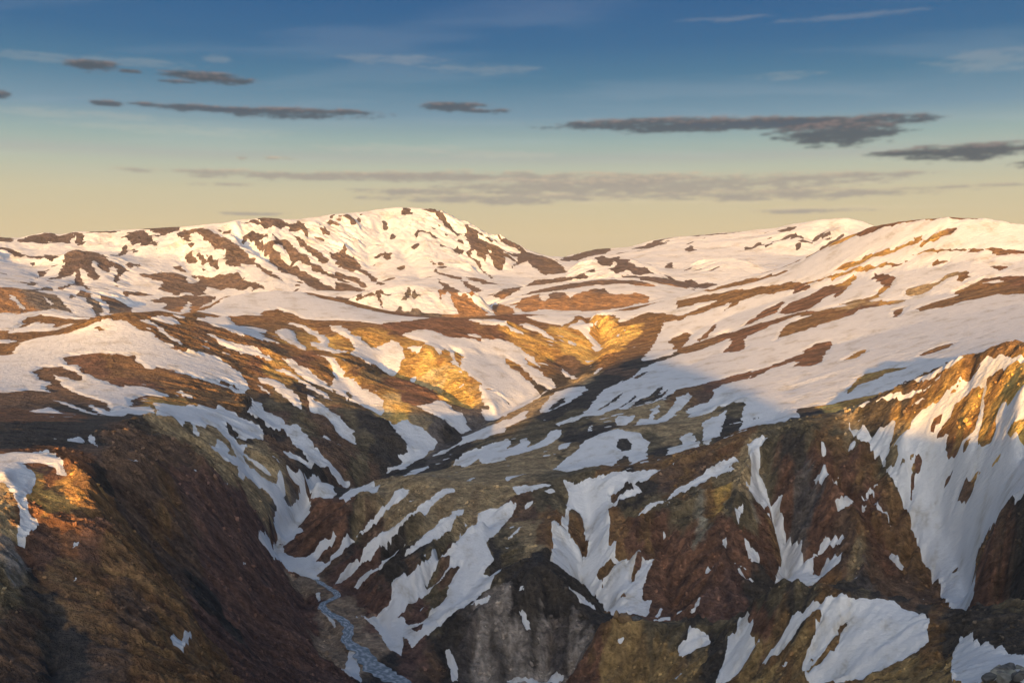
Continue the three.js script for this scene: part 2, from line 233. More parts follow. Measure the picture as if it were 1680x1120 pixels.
[0,'far',2671,-9051,2796,-9209,2727,-9045],
[0,'far',2941,-8866,3046,-9040,3004,-8884,2893,-8778],
[0,'far',2660,-8816,2750,-8863,2799,-8777,2714,-8745],
[0,'far',1092,-5946,1150,-5980,1148,-5769,1222,-5829,1258,-5702,1060,-5107,1126,-5661,955,-4905,1072,-5695],
[0,'far',1789,-10256,2065,-10204,2275,-10160,2482,-10111,2251,-10053,2043,-10094],
[1,'far',-2190,-4065,-2154,-4045,-1992,-3847,-1991,-3813],
[1,'far',-2110,-4220,-2024,-4100,-1950,-3983,-2007,-4047],
[1,'dome',977,-2654,1003,-2655,1021,-2557,1043,-2477,1071,-2420,1097,-2363,1123,-2308,1154,-2271,1184,-2233,1212,-2195,1239,-2158,1274,-2137,1298,-2100,1331,-2079,1352,-2043,1383,-2022,1383,-2018,1180,-1719,976,-1419,804,-1167,654,-948,654,-946,640,-956,625,-965,610,-975,595,-984,579,-994,563,-1003,546,-1012,529,-1021,514,-1037,493,-1039,475,-1048,456,-1056,435,-1064,415,-1073,384,-1084,358,-1093,332,-1101,310,-1133,294,-1199,258,-1230,238,-1274,210,-1282,180,-1307,150,-1349,120,-1309,72,-1284,57,-1343,95,-1447,140,-1581,195,-1861,264,-1925,302,-2084,350,-2285,412,-2532,480,-2546,431,-2708,376,-2893,507,-3002,574,-3014,641,-3025,703,-3012,779,-2968,835,-2865,878,-2827,914,-2770,946,-2710],
[0,'dome',976,-2713,996,-2660,1020,-2578,1035,-2483,1072,-2399,1121,-2329,1164,-2265,1107,-2299,1068,-2365,1042,-2434,1016,-2485,991,-2571,968,-2614],
[0,'dome',980,-2268,1007,-2291,1032,-2294,1060,-2279,1069,-2258,1047,-2240,1029,-2254,1006,-2244,1006,-2267,988,-2258],
[0,'dome',837,-2459,866,-2447,894,-2410,909,-2421,927,-2387,951,-2346,983,-2328,1011,-2306,984,-2295,956,-2310,933,-2324,915,-2368,898,-2391,880,-2398,848,-2424],
[0,'dome',950,-2248,973,-2233,996,-2199,1011,-2160,1047,-2075,1078,-2044,1110,-2018,1141,-1993,1167,-1961,1191,-1928,1222,-1909,1263,-1906,1322,-1929,1307,-1906,1251,-1883,1212,-1882,1181,-1897,1160,-1927,1140,-1963,1112,-1986,1083,-2011,1053,-2035,1027,-2099,1001,-2160,972,-2208,955,-2237],
[0,'dome',956,-2145,969,-2137,974,-2099,960,-2098,953,-2127],
[0,'dome',999,-1957,1015,-1951,1021,-1935,982,-1893,985,-1915],
[0,'dome',509,-2904,582,-2862,656,-2784,716,-2671,760,-2568,772,-2480,794,-2450,823,-2411,849,-2398,874,-2367,895,-2316,922,-2249,939,-2209,922,-2224,897,-2282,871,-2317,853,-2365,822,-2377,803,-2412,766,-2459,739,-2474,702,-2517,664,-2579,622,-2565,586,-2528,566,-2510,608,-2599,575,-2604,521,-2560,480,-2546,441,-2509,454,-2587,511,-2619,559,-2661,592,-2682,558,-2741,479,-2730],
[0,'dome',582,-2986,633,-2958,699,-2939,757,-2872,794,-2804,819,-2770,790,-2730,759,-2786,700,-2838,635,-2879],
[0,'dome',729,-2442,759,-2488,771,-2417,751,-2410,728,-2402],
[0,'dome',624,-2182,645,-2239,683,-2284,724,-2292,750,-2327,786,-2359,805,-2326,823,-2321,853,-2335,842,-2307,802,-2233,757,-2146,732,-2127,761,-2225,724,-2173,702,-2133,665,-2102,637,-2098,618,-2127],
[0,'dome',565,-2227,624,-2321,690,-2378,667,-2306,621,-2205,577,-2180,539,-2178],
[0,'dome',881,-2292,871,-2241,881,-2216,870,-2134,840,-2077,801,-2013,774,-1986,751,-1970,737,-1989,703,-2028,743,-2017,774,-2009,804,-2053,833,-2106,843,-2166,855,-2223],
[0,'dome',808,-1931,834,-1976,869,-1970,887,-1953,906,-1977,929,-1982,948,-1960,933,-1906,910,-1896,909,-1920,931,-1951,905,-1956,870,-1925,830,-1898,810,-1909],
[0,'dome',863,-1829,905,-1853,935,-1864,968,-1837,984,-1788,992,-1732,998,-1675,1007,-1629,1021,-1592,1039,-1565,1061,-1544,926,-1347,912,-1367,899,-1392,889,-1422,880,-1458,875,-1501,870,-1549,865,-1601,860,-1657,813,-1677,763,-1662,740,-1691,743,-1731,776,-1756,806,-1757,853,-1783],
[0,'dome',347,-1972,368,-2088,435,-2130,486,-2150,523,-2152,566,-2104,609,-2096,648,-2077,663,-2040,711,-2001,747,-1981,767,-1926,793,-1869,761,-1868,737,-1902,711,-1909,680,-1868,636,-1856,569,-1821,523,-1825,504,-1786,563,-1937,595,-1988,643,-2004,624,-2055,564,-2031,503,-1980,478,-1928,462,-1834,433,-1778,414,-1831,454,-1934,478,-2056,427,-1987,383,-1958],
[0,'dome',698,-1712,733,-1795,749,-1788,721,-1733,699,-1705],
[0,'dome',368,-1430,382,-1493,424,-1521,470,-1565,495,-1581,508,-1621,536,-1644,562,-1643,529,-1560,490,-1473,475,-1427,455,-1412,434,-1443,460,-1490,448,-1512,414,-1484,374,-1431],
[0,'dome',490,-1377,527,-1424,542,-1429,529,-1398,506,-1376],
[0,'dome',529,-1211,549,-1226,570,-1236,578,-1217,561,-1194,541,-1191],
[0,'dome',400,-1113,438,-1190,456,-1203,478,-1192,495,-1155,482,-1153,467,-1165,451,-1150,432,-1152,420,-1139],
[0,'dome',252,-1429,311,-1443,354,-1493,387,-1511,374,-1450,341,-1434,304,-1407,273,-1390,243,-1375],
[0,'dome',-49,-1481,-15,-1505,23,-1576,56,-1815,90,-1905,134,-1780,178,-1941,208,-1995,238,-1971,268,-1953,298,-1941,337,-1984,398,-2103,467,-2172,502,-2201,532,-2096,509,-2005,482,-2053,441,-2020,369,-1986,327,-1924,289,-1885,246,-1796,224,-1717,202,-1673,186,-1649,157,-1599,139,-1516,123,-1441,103,-1363,75,-1345,52,-1310,30,-1325,9,-1328,-44,-1346],
[0,'dome',121,-1368,145,-1426,164,-1476,181,-1513,166,-1452,149,-1420,130,-1372],
[0,'dome',144,-1328,169,-1391,197,-1466,186,-1422,163,-1363],
[0,'dome',169,-1339,194,-1410,210,-1424,234,-1490,247,-1503,219,-1408,250,-1471,222,-1382,199,-1349,182,-1340],
[0,'dome',221,-1694,242,-1744,259,-1760,243,-1712,224,-1675],
[0,'dome',-42,-1279,-21,-1305,-2,-1345,19,-1313,41,-1311,62,-1308,82,-1318,104,-1325,117,-1320,138,-1314,150,-1329,175,-1333,195,-1339,221,-1364,254,-1425,278,-1426,311,-1450,351,-1490,375,-1470,366,-1434,325,-1418,299,-1384,289,-1335,278,-1315,264,-1312,247,-1290,233,-1259,216,-1242,230,-1278,248,-1317,264,-1369,244,-1367,228,-1315,213,-1275,186,-1244,205,-1317,175,-1268,154,-1232,141,-1242,149,-1295,131,-1249,110,-1239,99,-1230,111,-1274,97,-1232,80,-1220,64,-1223,69,-1265,55,-1280,45,-1238,20,-1198,25,-1244,17,-1276,8,-1227,-6,-1207,-2,-1275,-21,-1262],
[0,'dome',371,-2230,397,-2297,436,-2348,440,-2288,411,-2195,384,-2102,359,-2079,378,-2187],
[0,'dome',429,-2170,481,-2290,521,-2388,517,-2354,475,-2227,432,-2140],
[1,'dome',44,-1489,54,-1562,77,-1684,101,-1716,134,-1702,134,-1637,114,-1577,84,-1501,57,-1461],
[1,'dome',-47,-1438,-24,-1454,0,-1476,17,-1520,27,-1514,21,-1442,-9,-1400,-45,-1383],
[1,'dome',178,-1624,203,-1699,195,-1654,179,-1610],
[0,'dome',58,-1485,83,-1579,93,-1596,86,-1536,66,-1483],
[0,'dome',346,-1138,343,-1098,351,-1095,347,-1096,345,-1097,342,-1098],
[1,'dome',914,-1829,933,-1830,950,-1801,931,-1795],
[1,'valley',170,-1930,190,-2007,191,-1978,174,-1904],
[1,'valley',170,-2219,197,-2233,179,-2198],
[1,'valley',154,-2623,199,-2779,261,-2862,229,-2652,210,-2575,220,-2551,238,-2515,234,-2435,210,-2386,213,-2463,192,-2559,178,-2600],
[1,'valley',40,-2758,111,-2837,186,-2856,188,-2813,146,-2646,104,-2664,62,-2707],
[1,'valley',220,-2875,305,-2936,348,-2894,440,-2882,452,-2812,375,-2749,324,-2694,309,-2676,309,-2833,276,-2876],
[1,'valley',17,-2574,43,-2633,79,-2558,108,-2447,113,-2392,95,-2438,57,-2517],
[1,'valley',144,-2454,167,-2437,164,-2399,145,-2398],
[1,'valley',282,-2512,289,-2534,288,-2493,282,-2477],
[1,'valley',303,-2551,312,-2571,308,-2524,300,-2510],
[1,'valley',111,-2126,125,-2016,139,-1935,127,-1949,112,-2024],
[1,'cliff',-82,-2517,-43,-2617,-25,-2562,-4,-2455,28,-2425,35,-2391,16,-2397,-16,-2418,-80,-2453],
[1,'cliff',-74,-2267,-23,-2310,4,-2292,25,-2231,49,-2165,61,-2078,78,-1982,97,-1918,86,-1867,73,-1852,61,-1779,10,-1571,-31,-1553,-52,-1587,-57,-1741,-65,-1989],
[0,'cliff',-33,-2141,-17,-2137,14,-2068,32,-1967,52,-1874,76,-1863,56,-1802,43,-1859,31,-1908,13,-1979,-3,-2024,-24,-2088],
[0,'cliff',27,-2168,48,-2091,79,-2013,101,-1935,105,-1887,90,-1897,77,-1954,56,-2019,37,-2064],
[0,'cliff',-57,-1752,-32,-1752,-14,-1714,-3,-1686,-17,-1696,-34,-1722,-57,-1737],
[0,'cliff',-54,-1664,-35,-1628,-28,-1616,-53,-1626],
[1,'back',-797,-2347,-805,-2501,-847,-2756,-806,-2888,-747,-2952,-665,-2972,-614,-2911,-515,-2832,-386,-2699,-267,-2566,-215,-2542,-263,-2375,-326,-2274,-411,-2383,-472,-2397,-531,-2399,-583,-2491,-638,-2550,-666,-2510,-662,-2451,-644,-2427,-686,-2398,-717,-2344,-758,-2355],
[1,'back',-751,-2231,-724,-2370,-691,-2308,-639,-2180,-525,-1965,-500,-1872,-540,-1831,-580,-1847,-603,-1852],
[1,'back',-1471,-2133,-1449,-2167,-1417,-2188,-1384,-2209,-1350,-2230,-1316,-2250,-1280,-2271,-1244,-2291,-1215,-2329,-1179,-2347,-1113,-2313,-995,-2210,-1035,-2209,-1111,-2255,-1160,-2301,-1162,-2247,-1149,-2196,-1118,-2150,-1096,-2039,-1133,-2027,-1170,-2013,-1205,-1999,-1239,-1984,-1273,-1969,-1306,-1954,-1339,-1940],
[1,'back',-1088,-2012,-1099,-2072,-1101,-2129,-1118,-2174,-1077,-2164,-1045,-2142,-1041,-2117,-1024,-2110,-1017,-2148,-1002,-2153,-1001,-2107,-1013,-2054,-1051,-2043,-1074,-2023],
[1,'back',-1284,-1858,-1251,-1870,-1217,-1882,-1183,-1893,-1149,-1904,-1113,-1915,-1076,-1923,-1038,-1930,-970,-1829,-956,-1773,-1022,-1821,-1074,-1843,-1121,-1856,-1163,-1858,-1200,-1853,-1235,-1845,-1268,-1835],
[1,'back',-639,-2180,-589,-2155,-545,-2081,-538,-2028,-546,-1983,-527,-1948,-483,-1900,-466,-1870,-497,-1859,-533,-1820],
[1,'back',-532,-2086,-543,-2209,-527,-2217,-493,-2123,-452,-1969,-419,-1891,-406,-1845,-434,-1873,-470,-1936,-499,-2001],
[1,'back',-568,-2351,-536,-2338,-499,-2290,-465,-2230,-416,-2091,-394,-2017,-380,-1928,-349,-1908,-334,-1915,-351,-1856,-384,-1869,-419,-1946,-427,-1983,-407,-1984,-430,-2063,-500,-2257],
[1,'back',-450,-2307,-414,-2270,-365,-2115,-343,-2103,-327,-2071,-307,-2023,-296,-2062,-275,-2108,-257,-2106,-241,-2056,-232,-2001,-232,-1949,-237,-1911,-249,-1903,-271,-1926,-285,-1876,-307,-1881,-329,-1886,-330,-1963,-345,-2016,-358,-2055,-392,-2111,-424,-2206],
[1,'cliff',-261,-2183,-241,-2242,-209,-2291,-178,-2275,-149,-2224,-114,-2249,-73,-2251,-15,-2285,-13,-2000,-11,-1744,-34,-1734,-58,-1783,-77,-1822,-105,-1886,-148,-1975,-177,-2051,-213,-2140,-231,-2148],
[1,'cliff',-64,-1769,-46,-1743,-11,-1723,-10,-1511,-31,-1577,-37,-1611,-49,-1658],
[1,'cliff',-113,-2308,-91,-2327,-71,-2293,-81,-2269,-103,-2268],
[1,'cliff',-118,-2508,-66,-2534,-17,-2558,-16,-2439,-64,-2444,-105,-2484],
[1,'cliff',-237,-2073,-220,-2079,-199,-2031,-200,-2006,-227,-2045],
[0,'cliff',-148,-1975,-152,-2068,-141,-2054,-122,-1968,-126,-1931],
[0,'cliff',-132,-2098,-122,-2081,-102,-2015,-111,-1993,-104,-1937,-108,-1897,-119,-1972],
[1,'ribs',-510,-1738,-481,-1734,-454,-1708,-425,-1682,-440,-1675,-464,-1692,-492,-1677],
[1,'ribs',-421,-1643,-408,-1655,-383,-1628,-372,-1614,-346,-1577,-313,-1544,-282,-1478,-306,-1507,-334,-1546,-367,-1592,-396,-1618],
[1,'ribs',-385,-1821,-364,-1813,-341,-1803,-321,-1747,-306,-1709,-310,-1694,-284,-1670,-257,-1618,-229,-1574,-216,-1545,-208,-1501,-211,-1478,-247,-1510,-282,-1541,-312,-1592,-317,-1673,-339,-1750,-348,-1779],
[1,'ribs',-422,-1713,-407,-1720,-374,-1685,-343,-1640,-314,-1598,-295,-1553,-314,-1574,-338,-1589,-366,-1621,-397,-1667],
[1,'ribs',-209,-1464,-191,-1459,-179,-1456,-169,-1474,-164,-1467,-145,-1445,-126,-1425,-112,-1405,-117,-1371,-126,-1321,-141,-1278,-143,-1238,-175,-1265,-160,-1279,-155,-1310,-163,-1319,-148,-1336,-160,-1368,-176,-1409,-200,-1453],
[1,'ribs',-142,-1573,-133,-1623,-121,-1637,-105,-1605,-101,-1574,-85,-1579,-79,-1553,-73,-1527,-67,-1505,-85,-1482,-103,-1492,-127,-1519,-162,-1547],
[1,'ribs',-327,-1481,-317,-1477,-294,-1447,-264,-1412,-239,-1371,-228,-1354,-233,-1350,-222,-1323,-228,-1311,-244,-1325,-271,-1377,-291,-1389,-305,-1411,-316,-1441],
[1,'ribs',-419,-1529,-408,-1549,-386,-1534,-360,-1497,-337,-1462,-317,-1405,-331,-1413,-355,-1444,-384,-1487,-406,-1504],
[1,'ribs',-408,-1484,-387,-1461,-364,-1425,-391,-1458],
[1,'ribs',-388,-1378,-373,-1370,-355,-1345,-338,-1331,-314,-1293,-305,-1302,-283,-1269,-264,-1235,-244,-1206,-227,-1194,-220,-1191,-208,-1193,-208,-1179,-225,-1176,-236,-1173,-250,-1150,-278,-1200,-292,-1226,-297,-1238,-315,-1271,-313,-1247,-330,-1251,-355,-1251,-377,-1345],
[1,'ribs',-357,-1211,-336,-1206,-318,-1174,-308,-1151,-314,-1138,-319,-1130,-327,-1105],
[1,'ribs',-286,-1150,-280,-1166,-262,-1155,-248,-1159,-242,-1165,-254,-1134,-268,-1139],
[0,'ribs',-283,-1593,-281,-1605,-268,-1569,-268,-1518],
[1,'hill',-860,-1619,-891,-1720,-852,-1709,-784,-1672,-763,-1674,-751,-1696,-735,-1711,-712,-1703,-684,-1675,-651,-1639,-625,-1626,-599,-1591,-570,-1569,-544,-1545,-529,-1589,-497,-1585,-459,-1544,-434,-1510,-411,-1453,-415,-1441,-386,-1386,-371,-1380,-356,-1325,-401,-1393,-432,-1405,-453,-1401,-471,-1398,-500,-1404,-530,-1398,-538,-1403,-530,-1374,-542,-1377,-579,-1432,-584,-1455,-592,-1463,-622,-1449,-646,-1456,-685,-1444,-681,-1410,-650,-1363,-635,-1366,-606,-1307,-568,-1268,-537,-1235,-504,-1203,-511,-1231,-498,-1228,-479,-1230,-457,-1213,-443,-1201,-443,-1178,-457,-1164,-458,-1116,-440,-1080,-431,-1049,-434,-1018,-418,-968,-459,-1053,-494,-1093,-520,-1114,-565,-1178,-612,-1248,-625,-1271,-611,-1263,-573,-1234,-583,-1263,-604,-1294,-646,-1336,-672,-1332,-661,-1289,-622,-1228,-595,-1202,-590,-1176,-561,-1128,-574,-1131,-592,-1138,-588,-1102,-602,-1083,-616,-1064,-630,-1046,-642,-1027,-656,-1012,-670,-999,-687,-989,-687,-989,-1001,-1447,-1011,-1461,-987,-1473,-963,-1486,-938,-1498,-912,-1509,-882,-1515,-845,-1508,-800,-1487,-827,-1556],
[1,'hill',-446,-1237,-446,-1263,-435,-1238,-423,-1234,-428,-1223],
[1,'hill',-679,-1713,-678,-1736,-653,-1714,-620,-1671,-594,-1643,-576,-1621,-569,-1616,-580,-1611,-604,-1642,-630,-1669,-656,-1688],
[1,'hill',-682,-1765,-681,-1822,-662,-1827,-636,-1794,-630,-1776,-647,-1745],
[1,'hill',-675,-1861,-661,-1889,-645,-1852,-662,-1849],
[1,'hill',-577,-1754,-547,-1749,-510,-1738,-461,-1723,-452,-1688,-489,-1684,-521,-1699,-552,-1728],
[1,'hill',-577,-830,-559,-830,-545,-838,-532,-847,-519,-855,-505,-863,-491,-871,-476,-880,-491,-871,-505,-863,-519,-855,-532,-846,-546,-838,-558,-830,-571,-821],
[1,'hill',-468,-899,-482,-969,-440,-907,-422,-907,-414,-910,-431,-903,-448,-894,-456,-890],
[1,'hill',-522,-1051,-487,-1021,-445,-969,-406,-914,-392,-920,-387,-922,-391,-920,-400,-917,-415,-918,-461,-976],
[1,'hill',-473,-1037,-445,-1002,-418,-968,-434,-1018,-428,-1054,-420,-1078,-391,-1018,-382,-961,-399,-963,-388,-922,-387,-922,-396,-918,-411,-928,-450,-994],
[1,'hill',-430,-1112,-424,-1136,-407,-1151,-408,-1176,-397,-1171,-402,-1207,-387,-1206,-392,-1241,-371,-1229,-351,-1215,-325,-1207,-310,-1151,-322,-1113,-352,-1140,-343,-1117,-324,-1083,-315,-1071,-309,-1085,-306,-1050,-299,-1031,-290,-1022,-288,-961,-307,-954,-331,-972,-346,-993,-363,-995,-386,-1015],
[1,'hill',-359,-933,-353,-935,-343,-939,-333,-943,-345,-938],
[0,'hill',-741,-1655,-733,-1662,-716,-1641,-724,-1635],
[0,'hill',-447,-1426,-444,-1445,-431,-1447,-414,-1429,-431,-1431,-441,-1418],
[0,'hill',-571,-1549,-559,-1574,-535,-1593,-539,-1559,-557,-1547],
[0,'hill',-355,-1000,-365,-1038,-362,-1044,-342,-1002,-333,-981,-342,-984],
[0,'hill',-356,-1047,-356,-1058,-351,-1060,-360,-1096,-354,-1096,-333,-1067,-317,-1037,-302,-1014,-306,-999,-314,-1022,-327,-1031,-320,-992,-325,-979,-339,-1002],
[1,'basin',-294,-991,-289,-1019,-286,-1026,-277,-1020,-270,-1024,-266,-1035,-263,-1053,-260,-1050,-255,-1035,-248,-1042,-247,-1054,-243,-1070,-246,-1071,-256,-1064,-262,-1069,-254,-1077,-247,-1088,-244,-1089,-239,-1087,-234,-1072,-227,-1033,-236,-1010,-219,-981,-232,-986,-229,-965,-236,-946,-231,-930,-214,-913,-205,-910,-197,-922,-180,-929,-177,-927,-193,-911,-193,-899,-182,-900,-172,-918,-163,-927,-156,-926,-177,-889,-186,-873,-180,-861,-188,-862,-199,-869,-215,-886,-222,-852,-230,-849,-235,-848,-235,-867,-245,-959,-252,-972,-255,-999,-263,-1002,-272,-1005,-277,-989,-279,-940],
[1,'basin',-247,-1094,-245,-1135,-232,-1152,-205,-1079,-207,-1064,-230,-1069,-239,-1089],
[0,'basin',-241,-949,-237,-956,-237,-948],
[0,'basin',-256,-1028,-255,-1037,-248,-1044,-250,-1035],
[0,'basin',-245,-1088,-242,-1093,-233,-1076,-232,-1071,-236,-1077,-242,-1085],
[1,'ridge',-200,-1046,-193,-1085,-178,-1103,-147,-1034,-148,-973,-167,-991,-188,-1023],
[1,'ridge',-158,-931,-149,-941,-139,-954,-126,-975,-117,-988,-109,-982,-113,-966,-125,-957,-138,-947,-149,-937,-157,-928],
[1,'ridge',-165,-847,-160,-860,-152,-864,-143,-859,-138,-868,-126,-881,-121,-912,-116,-922,-105,-935,-88,-954,-72,-972,-59,-970,-66,-957,-81,-943,-98,-897,-108,-885,-120,-874,-133,-861,-147,-852,-158,-848],
[1,'ridge',-144,-831,-138,-849,-122,-836,-112,-868,-101,-881,-106,-841,-119,-832,-133,-831],
[1,'ridge',-99,-837,-87,-857,-75,-906,-60,-927,-48,-930,-49,-919,-59,-884,-73,-864,-88,-841],
[1,'ridge',-107,-955,-101,-963,-104,-956],
[1,'ridge',-105,-798,-96,-804,-85,-802,-77,-820,-70,-848,-62,-828,-52,-835,-50,-884,-36,-857,-34,-918,-24,-927,6,-917,-8,-883,-24,-839,-16,-812,-25,-795,-8,-791,-7,-778,-21,-753,-36,-745,-50,-734,-74,-715,-77,-705,-87,-726,-84,-697,-95,-708,-108,-740,-131,-776,-120,-762,-102,-777],
[1,'ridge',-34,-740,-23,-745,-15,-746,-21,-738,-32,-737],
[1,'ridge',-52,-703,-48,-702,-41,-688,-40,-677,-45,-677,-49,-693],
[1,'ridge',-170,-796,-162,-788,-145,-754,-142,-747,-150,-758,-164,-785],
[1,'ridge',-136,-730,-129,-724,-122,-710,-106,-642,-105,-632,-119,-629,-127,-711],
[1,'ridge',-179,-830,-175,-829,-169,-809,-173,-815],
[0,'ridge',-77,-798,-70,-816,-61,-822,-55,-822,-56,-810,-66,-799,-73,-798],
[0,'ridge',-97,-754,-86,-772,-68,-794,-48,-810,-45,-808,-54,-792,-55,-770,-65,-754,-72,-742,-83,-745,-91,-757],
[0,'ridge',-83,-737,-72,-740,-71,-725,-77,-725],
[1,'ridge',5.2,-728.7,8.3,-728.6,13.4,-719.4,15.3,-711.5,11.2,-711.6,8.2,-719.6],
[1,'ridge',5.3,-743.9,9.6,-744.7,9.5,-741.4,5.9,-741.5],
[1,'ridge',-4.6,-682.4,17.3,-683.1,39,-679.2,38.5,-669.1,17.2,-677.8,-4.6,-679.2],
[1,'ridge',46.1,-751.5,55.5,-748.5,66.9,-731.9,67.6,-727.8,56.5,-732.8,46.8,-746.1],
[1,'ridge',0,-961,22,-958,41,-957,28,-945,19,-937,12,-937,5,-938],
[1,'ridge',33,-940,39,-948,44,-943,37,-935],
[1,'ridge',-4,-845,6,-864,11,-867,1,-848],
[1,'stripes',-76,-1203,-67,-1268,-54,-1269,-8,-1209,-7,-1120,-35,-1130,-43,-1179,-58,-1144],
[1,'stripes',-135,-1136,-132,-1217,-111,-1244,-115,-1199,-124,-1123],
[1,'stripes',-51,-989,-39,-1031,-43,-996],
[1,'dome',-117,-1310,-102,-1350,-81,-1374,-76,-1442,-48,-1455,-10,-1476,-9,-1356,-45,-1361,-81,-1366,-100,-1323],
[1,'stripes',-42,-1264,-21,-1276,-4,-1285,-2,-1249,-6,-1207,8,-1227,13,-1268,23,-1268,24,-1239,20,-1198,45,-1238,55,-1280,67,-1271,66,-1239,47,-1199,15,-1159,-6,-1142,-19,-1136,-37,-1133],
[1,'stripes',56,-1116,59,-1153,78,-1189,68,-1121],
[1,'stripes',99,-1230,108,-1267,111,-1269,105,-1234],
[1,'stripes',139,-1243,147,-1296,171,-1285,166,-1264,152,-1234],
[1,'stripes',158,-1216,175,-1259,185,-1254,198,-1301,210,-1324,203,-1289,186,-1244,203,-1253,228,-1315,244,-1356,262,-1380,263,-1359,248,-1317,228,-1279,215,-1243,189,-1203,167,-1155],
[1,'stripes',229,-1215,252,-1281,264,-1299,282,-1305,290,-1344,316,-1378,349,-1370,314,-1228,315,-1303,290,-1246,257,-1204,235,-1192],
[1,'stripes',247,-1029,269,-1087,290,-1166,309,-1203,338,-1202,333,-1161,321,-1124,325,-1112,338,-1153,342,-1129,332,-1083,320,-1028,314,-1046,290,-992,272,-999,255,-1008],
[0,'stripes',290,-1118,290,-1109,288,-1099,286,-1100],
[0,'stripes',294,-1111,296,-1110,293,-1102],
[1,'stripes',45,-1034,61,-1075,74,-1094,82,-1118,117,-1185,139,-1146,153,-1131,161,-1081,155,-1057,145,-998,126,-972,110,-978,96,-997,79,-999,59,-994],
[1,'stripes',165,-992,178,-1046,192,-1039,197,-1085,212,-1099,209,-1053,205,-1004,184,-989],
[1,'stripes',234,-1139,260,-1157,271,-1169,252,-1107,229,-1029,206,-987,219,-1065],
[1,'stripes',-6,-980,17,-1015,-7,-1000],
[0,'stripes',121,-1086,128,-1111,138,-1110,141,-1085,135,-1061,126,-1060],
[0,'stripes',108,-981,118,-1022,128,-1041,128,-987,123,-972],
[1,'bowl',53,-964,61,-964,65,-952,73,-957,89,-960,118,-947,135,-938,153,-937,135,-919,122,-915,127,-897,108,-885,91,-871,92,-844,89,-833,86,-818,93,-812,90,-802,99,-793,108,-790,122,-781,116,-770,107,-747,104,-733,112,-733,104,-704,80,-719,76,-764,60,-810,45,-782,31,-781,37,-818,36,-852,47,-875,53,-909,58,-938],
[1,'bowl',111,-843,126,-858,144,-860,154,-877,170,-882,187,-893,203,-901,220,-904,218,-892,207,-884,209,-869,191,-865,172,-868,146,-859,130,-850],
[1,'bowl',162,-937,165,-938,163,-931],
[1,'bowl',191,-795,202,-804,197,-793,193,-782,190,-785],
[1,'bowl',191,-761,196,-752,202,-752,198,-731,193,-729,191,-743],
[1,'bowl',177,-717,182,-719,183,-713,189,-715,186,-708,179,-706],
[1,'bowl',110,-703,116,-718,118,-719,115,-706,111,-700],
[1,'bowl',132,-677,138,-689,142,-689,139,-681,135,-677],
[1,'bowl',173,-754,176,-749,174,-745,172,-747],
[0,'bowl',57,-912,64,-910,70,-902,70,-881,72,-865,68,-843,61,-848,55,-853,53,-872],
[0,'bowl',46,-876,49,-865,52,-859,50,-860,44,-864],
[0,'bowl',99,-921,103,-908,115,-926,120,-913,118,-903,104,-900,100,-892,96,-896],
[0,'bowl',73,-802,87,-801,91,-796,85,-789,78,-786,78,-774,77,-780,77,-792],
[0,'bowl',100,-773,108,-788,112,-788,107,-773,100,-762],
[0,'bowl',88,-749,92,-750,92,-738,89,-739],
[1,'bowl',233,-918,248,-918,252,-913,242,-902,236,-881,239,-863,238,-840,225,-835,211,-828,224,-862],
[1,'pyramid',229,-846,241,-843,247,-846,248,-842,243,-836,243,-822,242,-809,241,-788,246,-776,241,-766,241,-752,247,-754,253,-759,248,-751,242,-738,253,-748,258,-739,262,-728,256,-718,246,-718,234,-712,217,-714,204,-710,211,-734,232,-786,233,-813,236,-830,235,-840],
[1,'pyramid',269,-824,273,-816,279,-817,286,-822,294,-826,287,-818,274,-799,272,-803,269,-803,268,-812,268,-819],
[1,'pyramid',270,-772,275,-771,293,-797,294,-793,282,-767,277,-765,274,-762,271,-767],
[1,'pyramid',299,-792,303,-786,306,-777,308,-765,308,-757,309,-748,307,-751,306,-763,304,-773,300,-784],
[1,'pyramid',253,-759,259,-759,264,-753,269,-748,270,-741,266,-741,261,-749,257,-755,250,-757],
[1,'pyramid',296,-729,300,-729,304,-722,306,-715,303,-713,300,-720],
[1,'pyramid',313,-799,316,-796,316,-793,313,-795],
[1,'pyramid',298,-822,301,-817,300,-818],
[1,'pyramid',257,-689,259,-687,258,-683,256,-685],
[1,'cliffs',319,-882,334,-847,345,-837,353,-815,360,-813,371,-798,383,-791,392,-779,398,-762,400,-736,402,-712,404,-690,406,-669,408,-650,412,-635,417,-621,422,-610,405,-584,387,-557,370,-531,366,-525,366,-525,367,-524,359,-530,350,-536,341,-542,332,-547,322,-553,312,-559,311,-580,328,-632,331,-653,327,-647,303,-599,293,-582,302,-630,319,-686,321,-711,324,-742,326,-764,324,-787,326,-825,324,-843,320,-863],
[0,'cliffs',345,-838,353,-816,345,-807,339,-811,335,-815,334,-799,330,-795,326,-805,329,-817,335,-818,336,-824,340,-825],
[0,'cliffs',357,-781,362,-780,367,-774,370,-780,376,-776,382,-768,382,-754,377,-747,370,-736,366,-733,362,-735,358,-741,356,-757,359,-767,361,-766],
[0,'cliffs',386,-758,392,-750,399,-727,398,-700,398,-675,397,-650,396,-627,396,-607,396,-589,398,-574,392,-583,387,-595,383,-610,381,-629,381,-653,380,-676,377,-698,377,-715,371,-712,366,-703,363,-708,363,-723,370,-731,377,-741],
[0,'cliffs',363,-682,366,-676,370,-656,366,-624,363,-598,364,-578,367,-563,371,-551,377,-542,366,-525,359,-533,355,-544,351,-559,351,-578,354,-606,363,-646,361,-669],
[0,'cliffs',371,-792,374,-793,378,-791,386,-791,391,-778,391,-775,388,-780,385,-790,378,-789,373,-789],
[0,'cliffs',356,-789,360,-792,366,-788,363,-785,361,-785,359,-787,357,-785],
[0,'cliffs',357,-734,358,-735,362,-732,360,-730,357,-731],
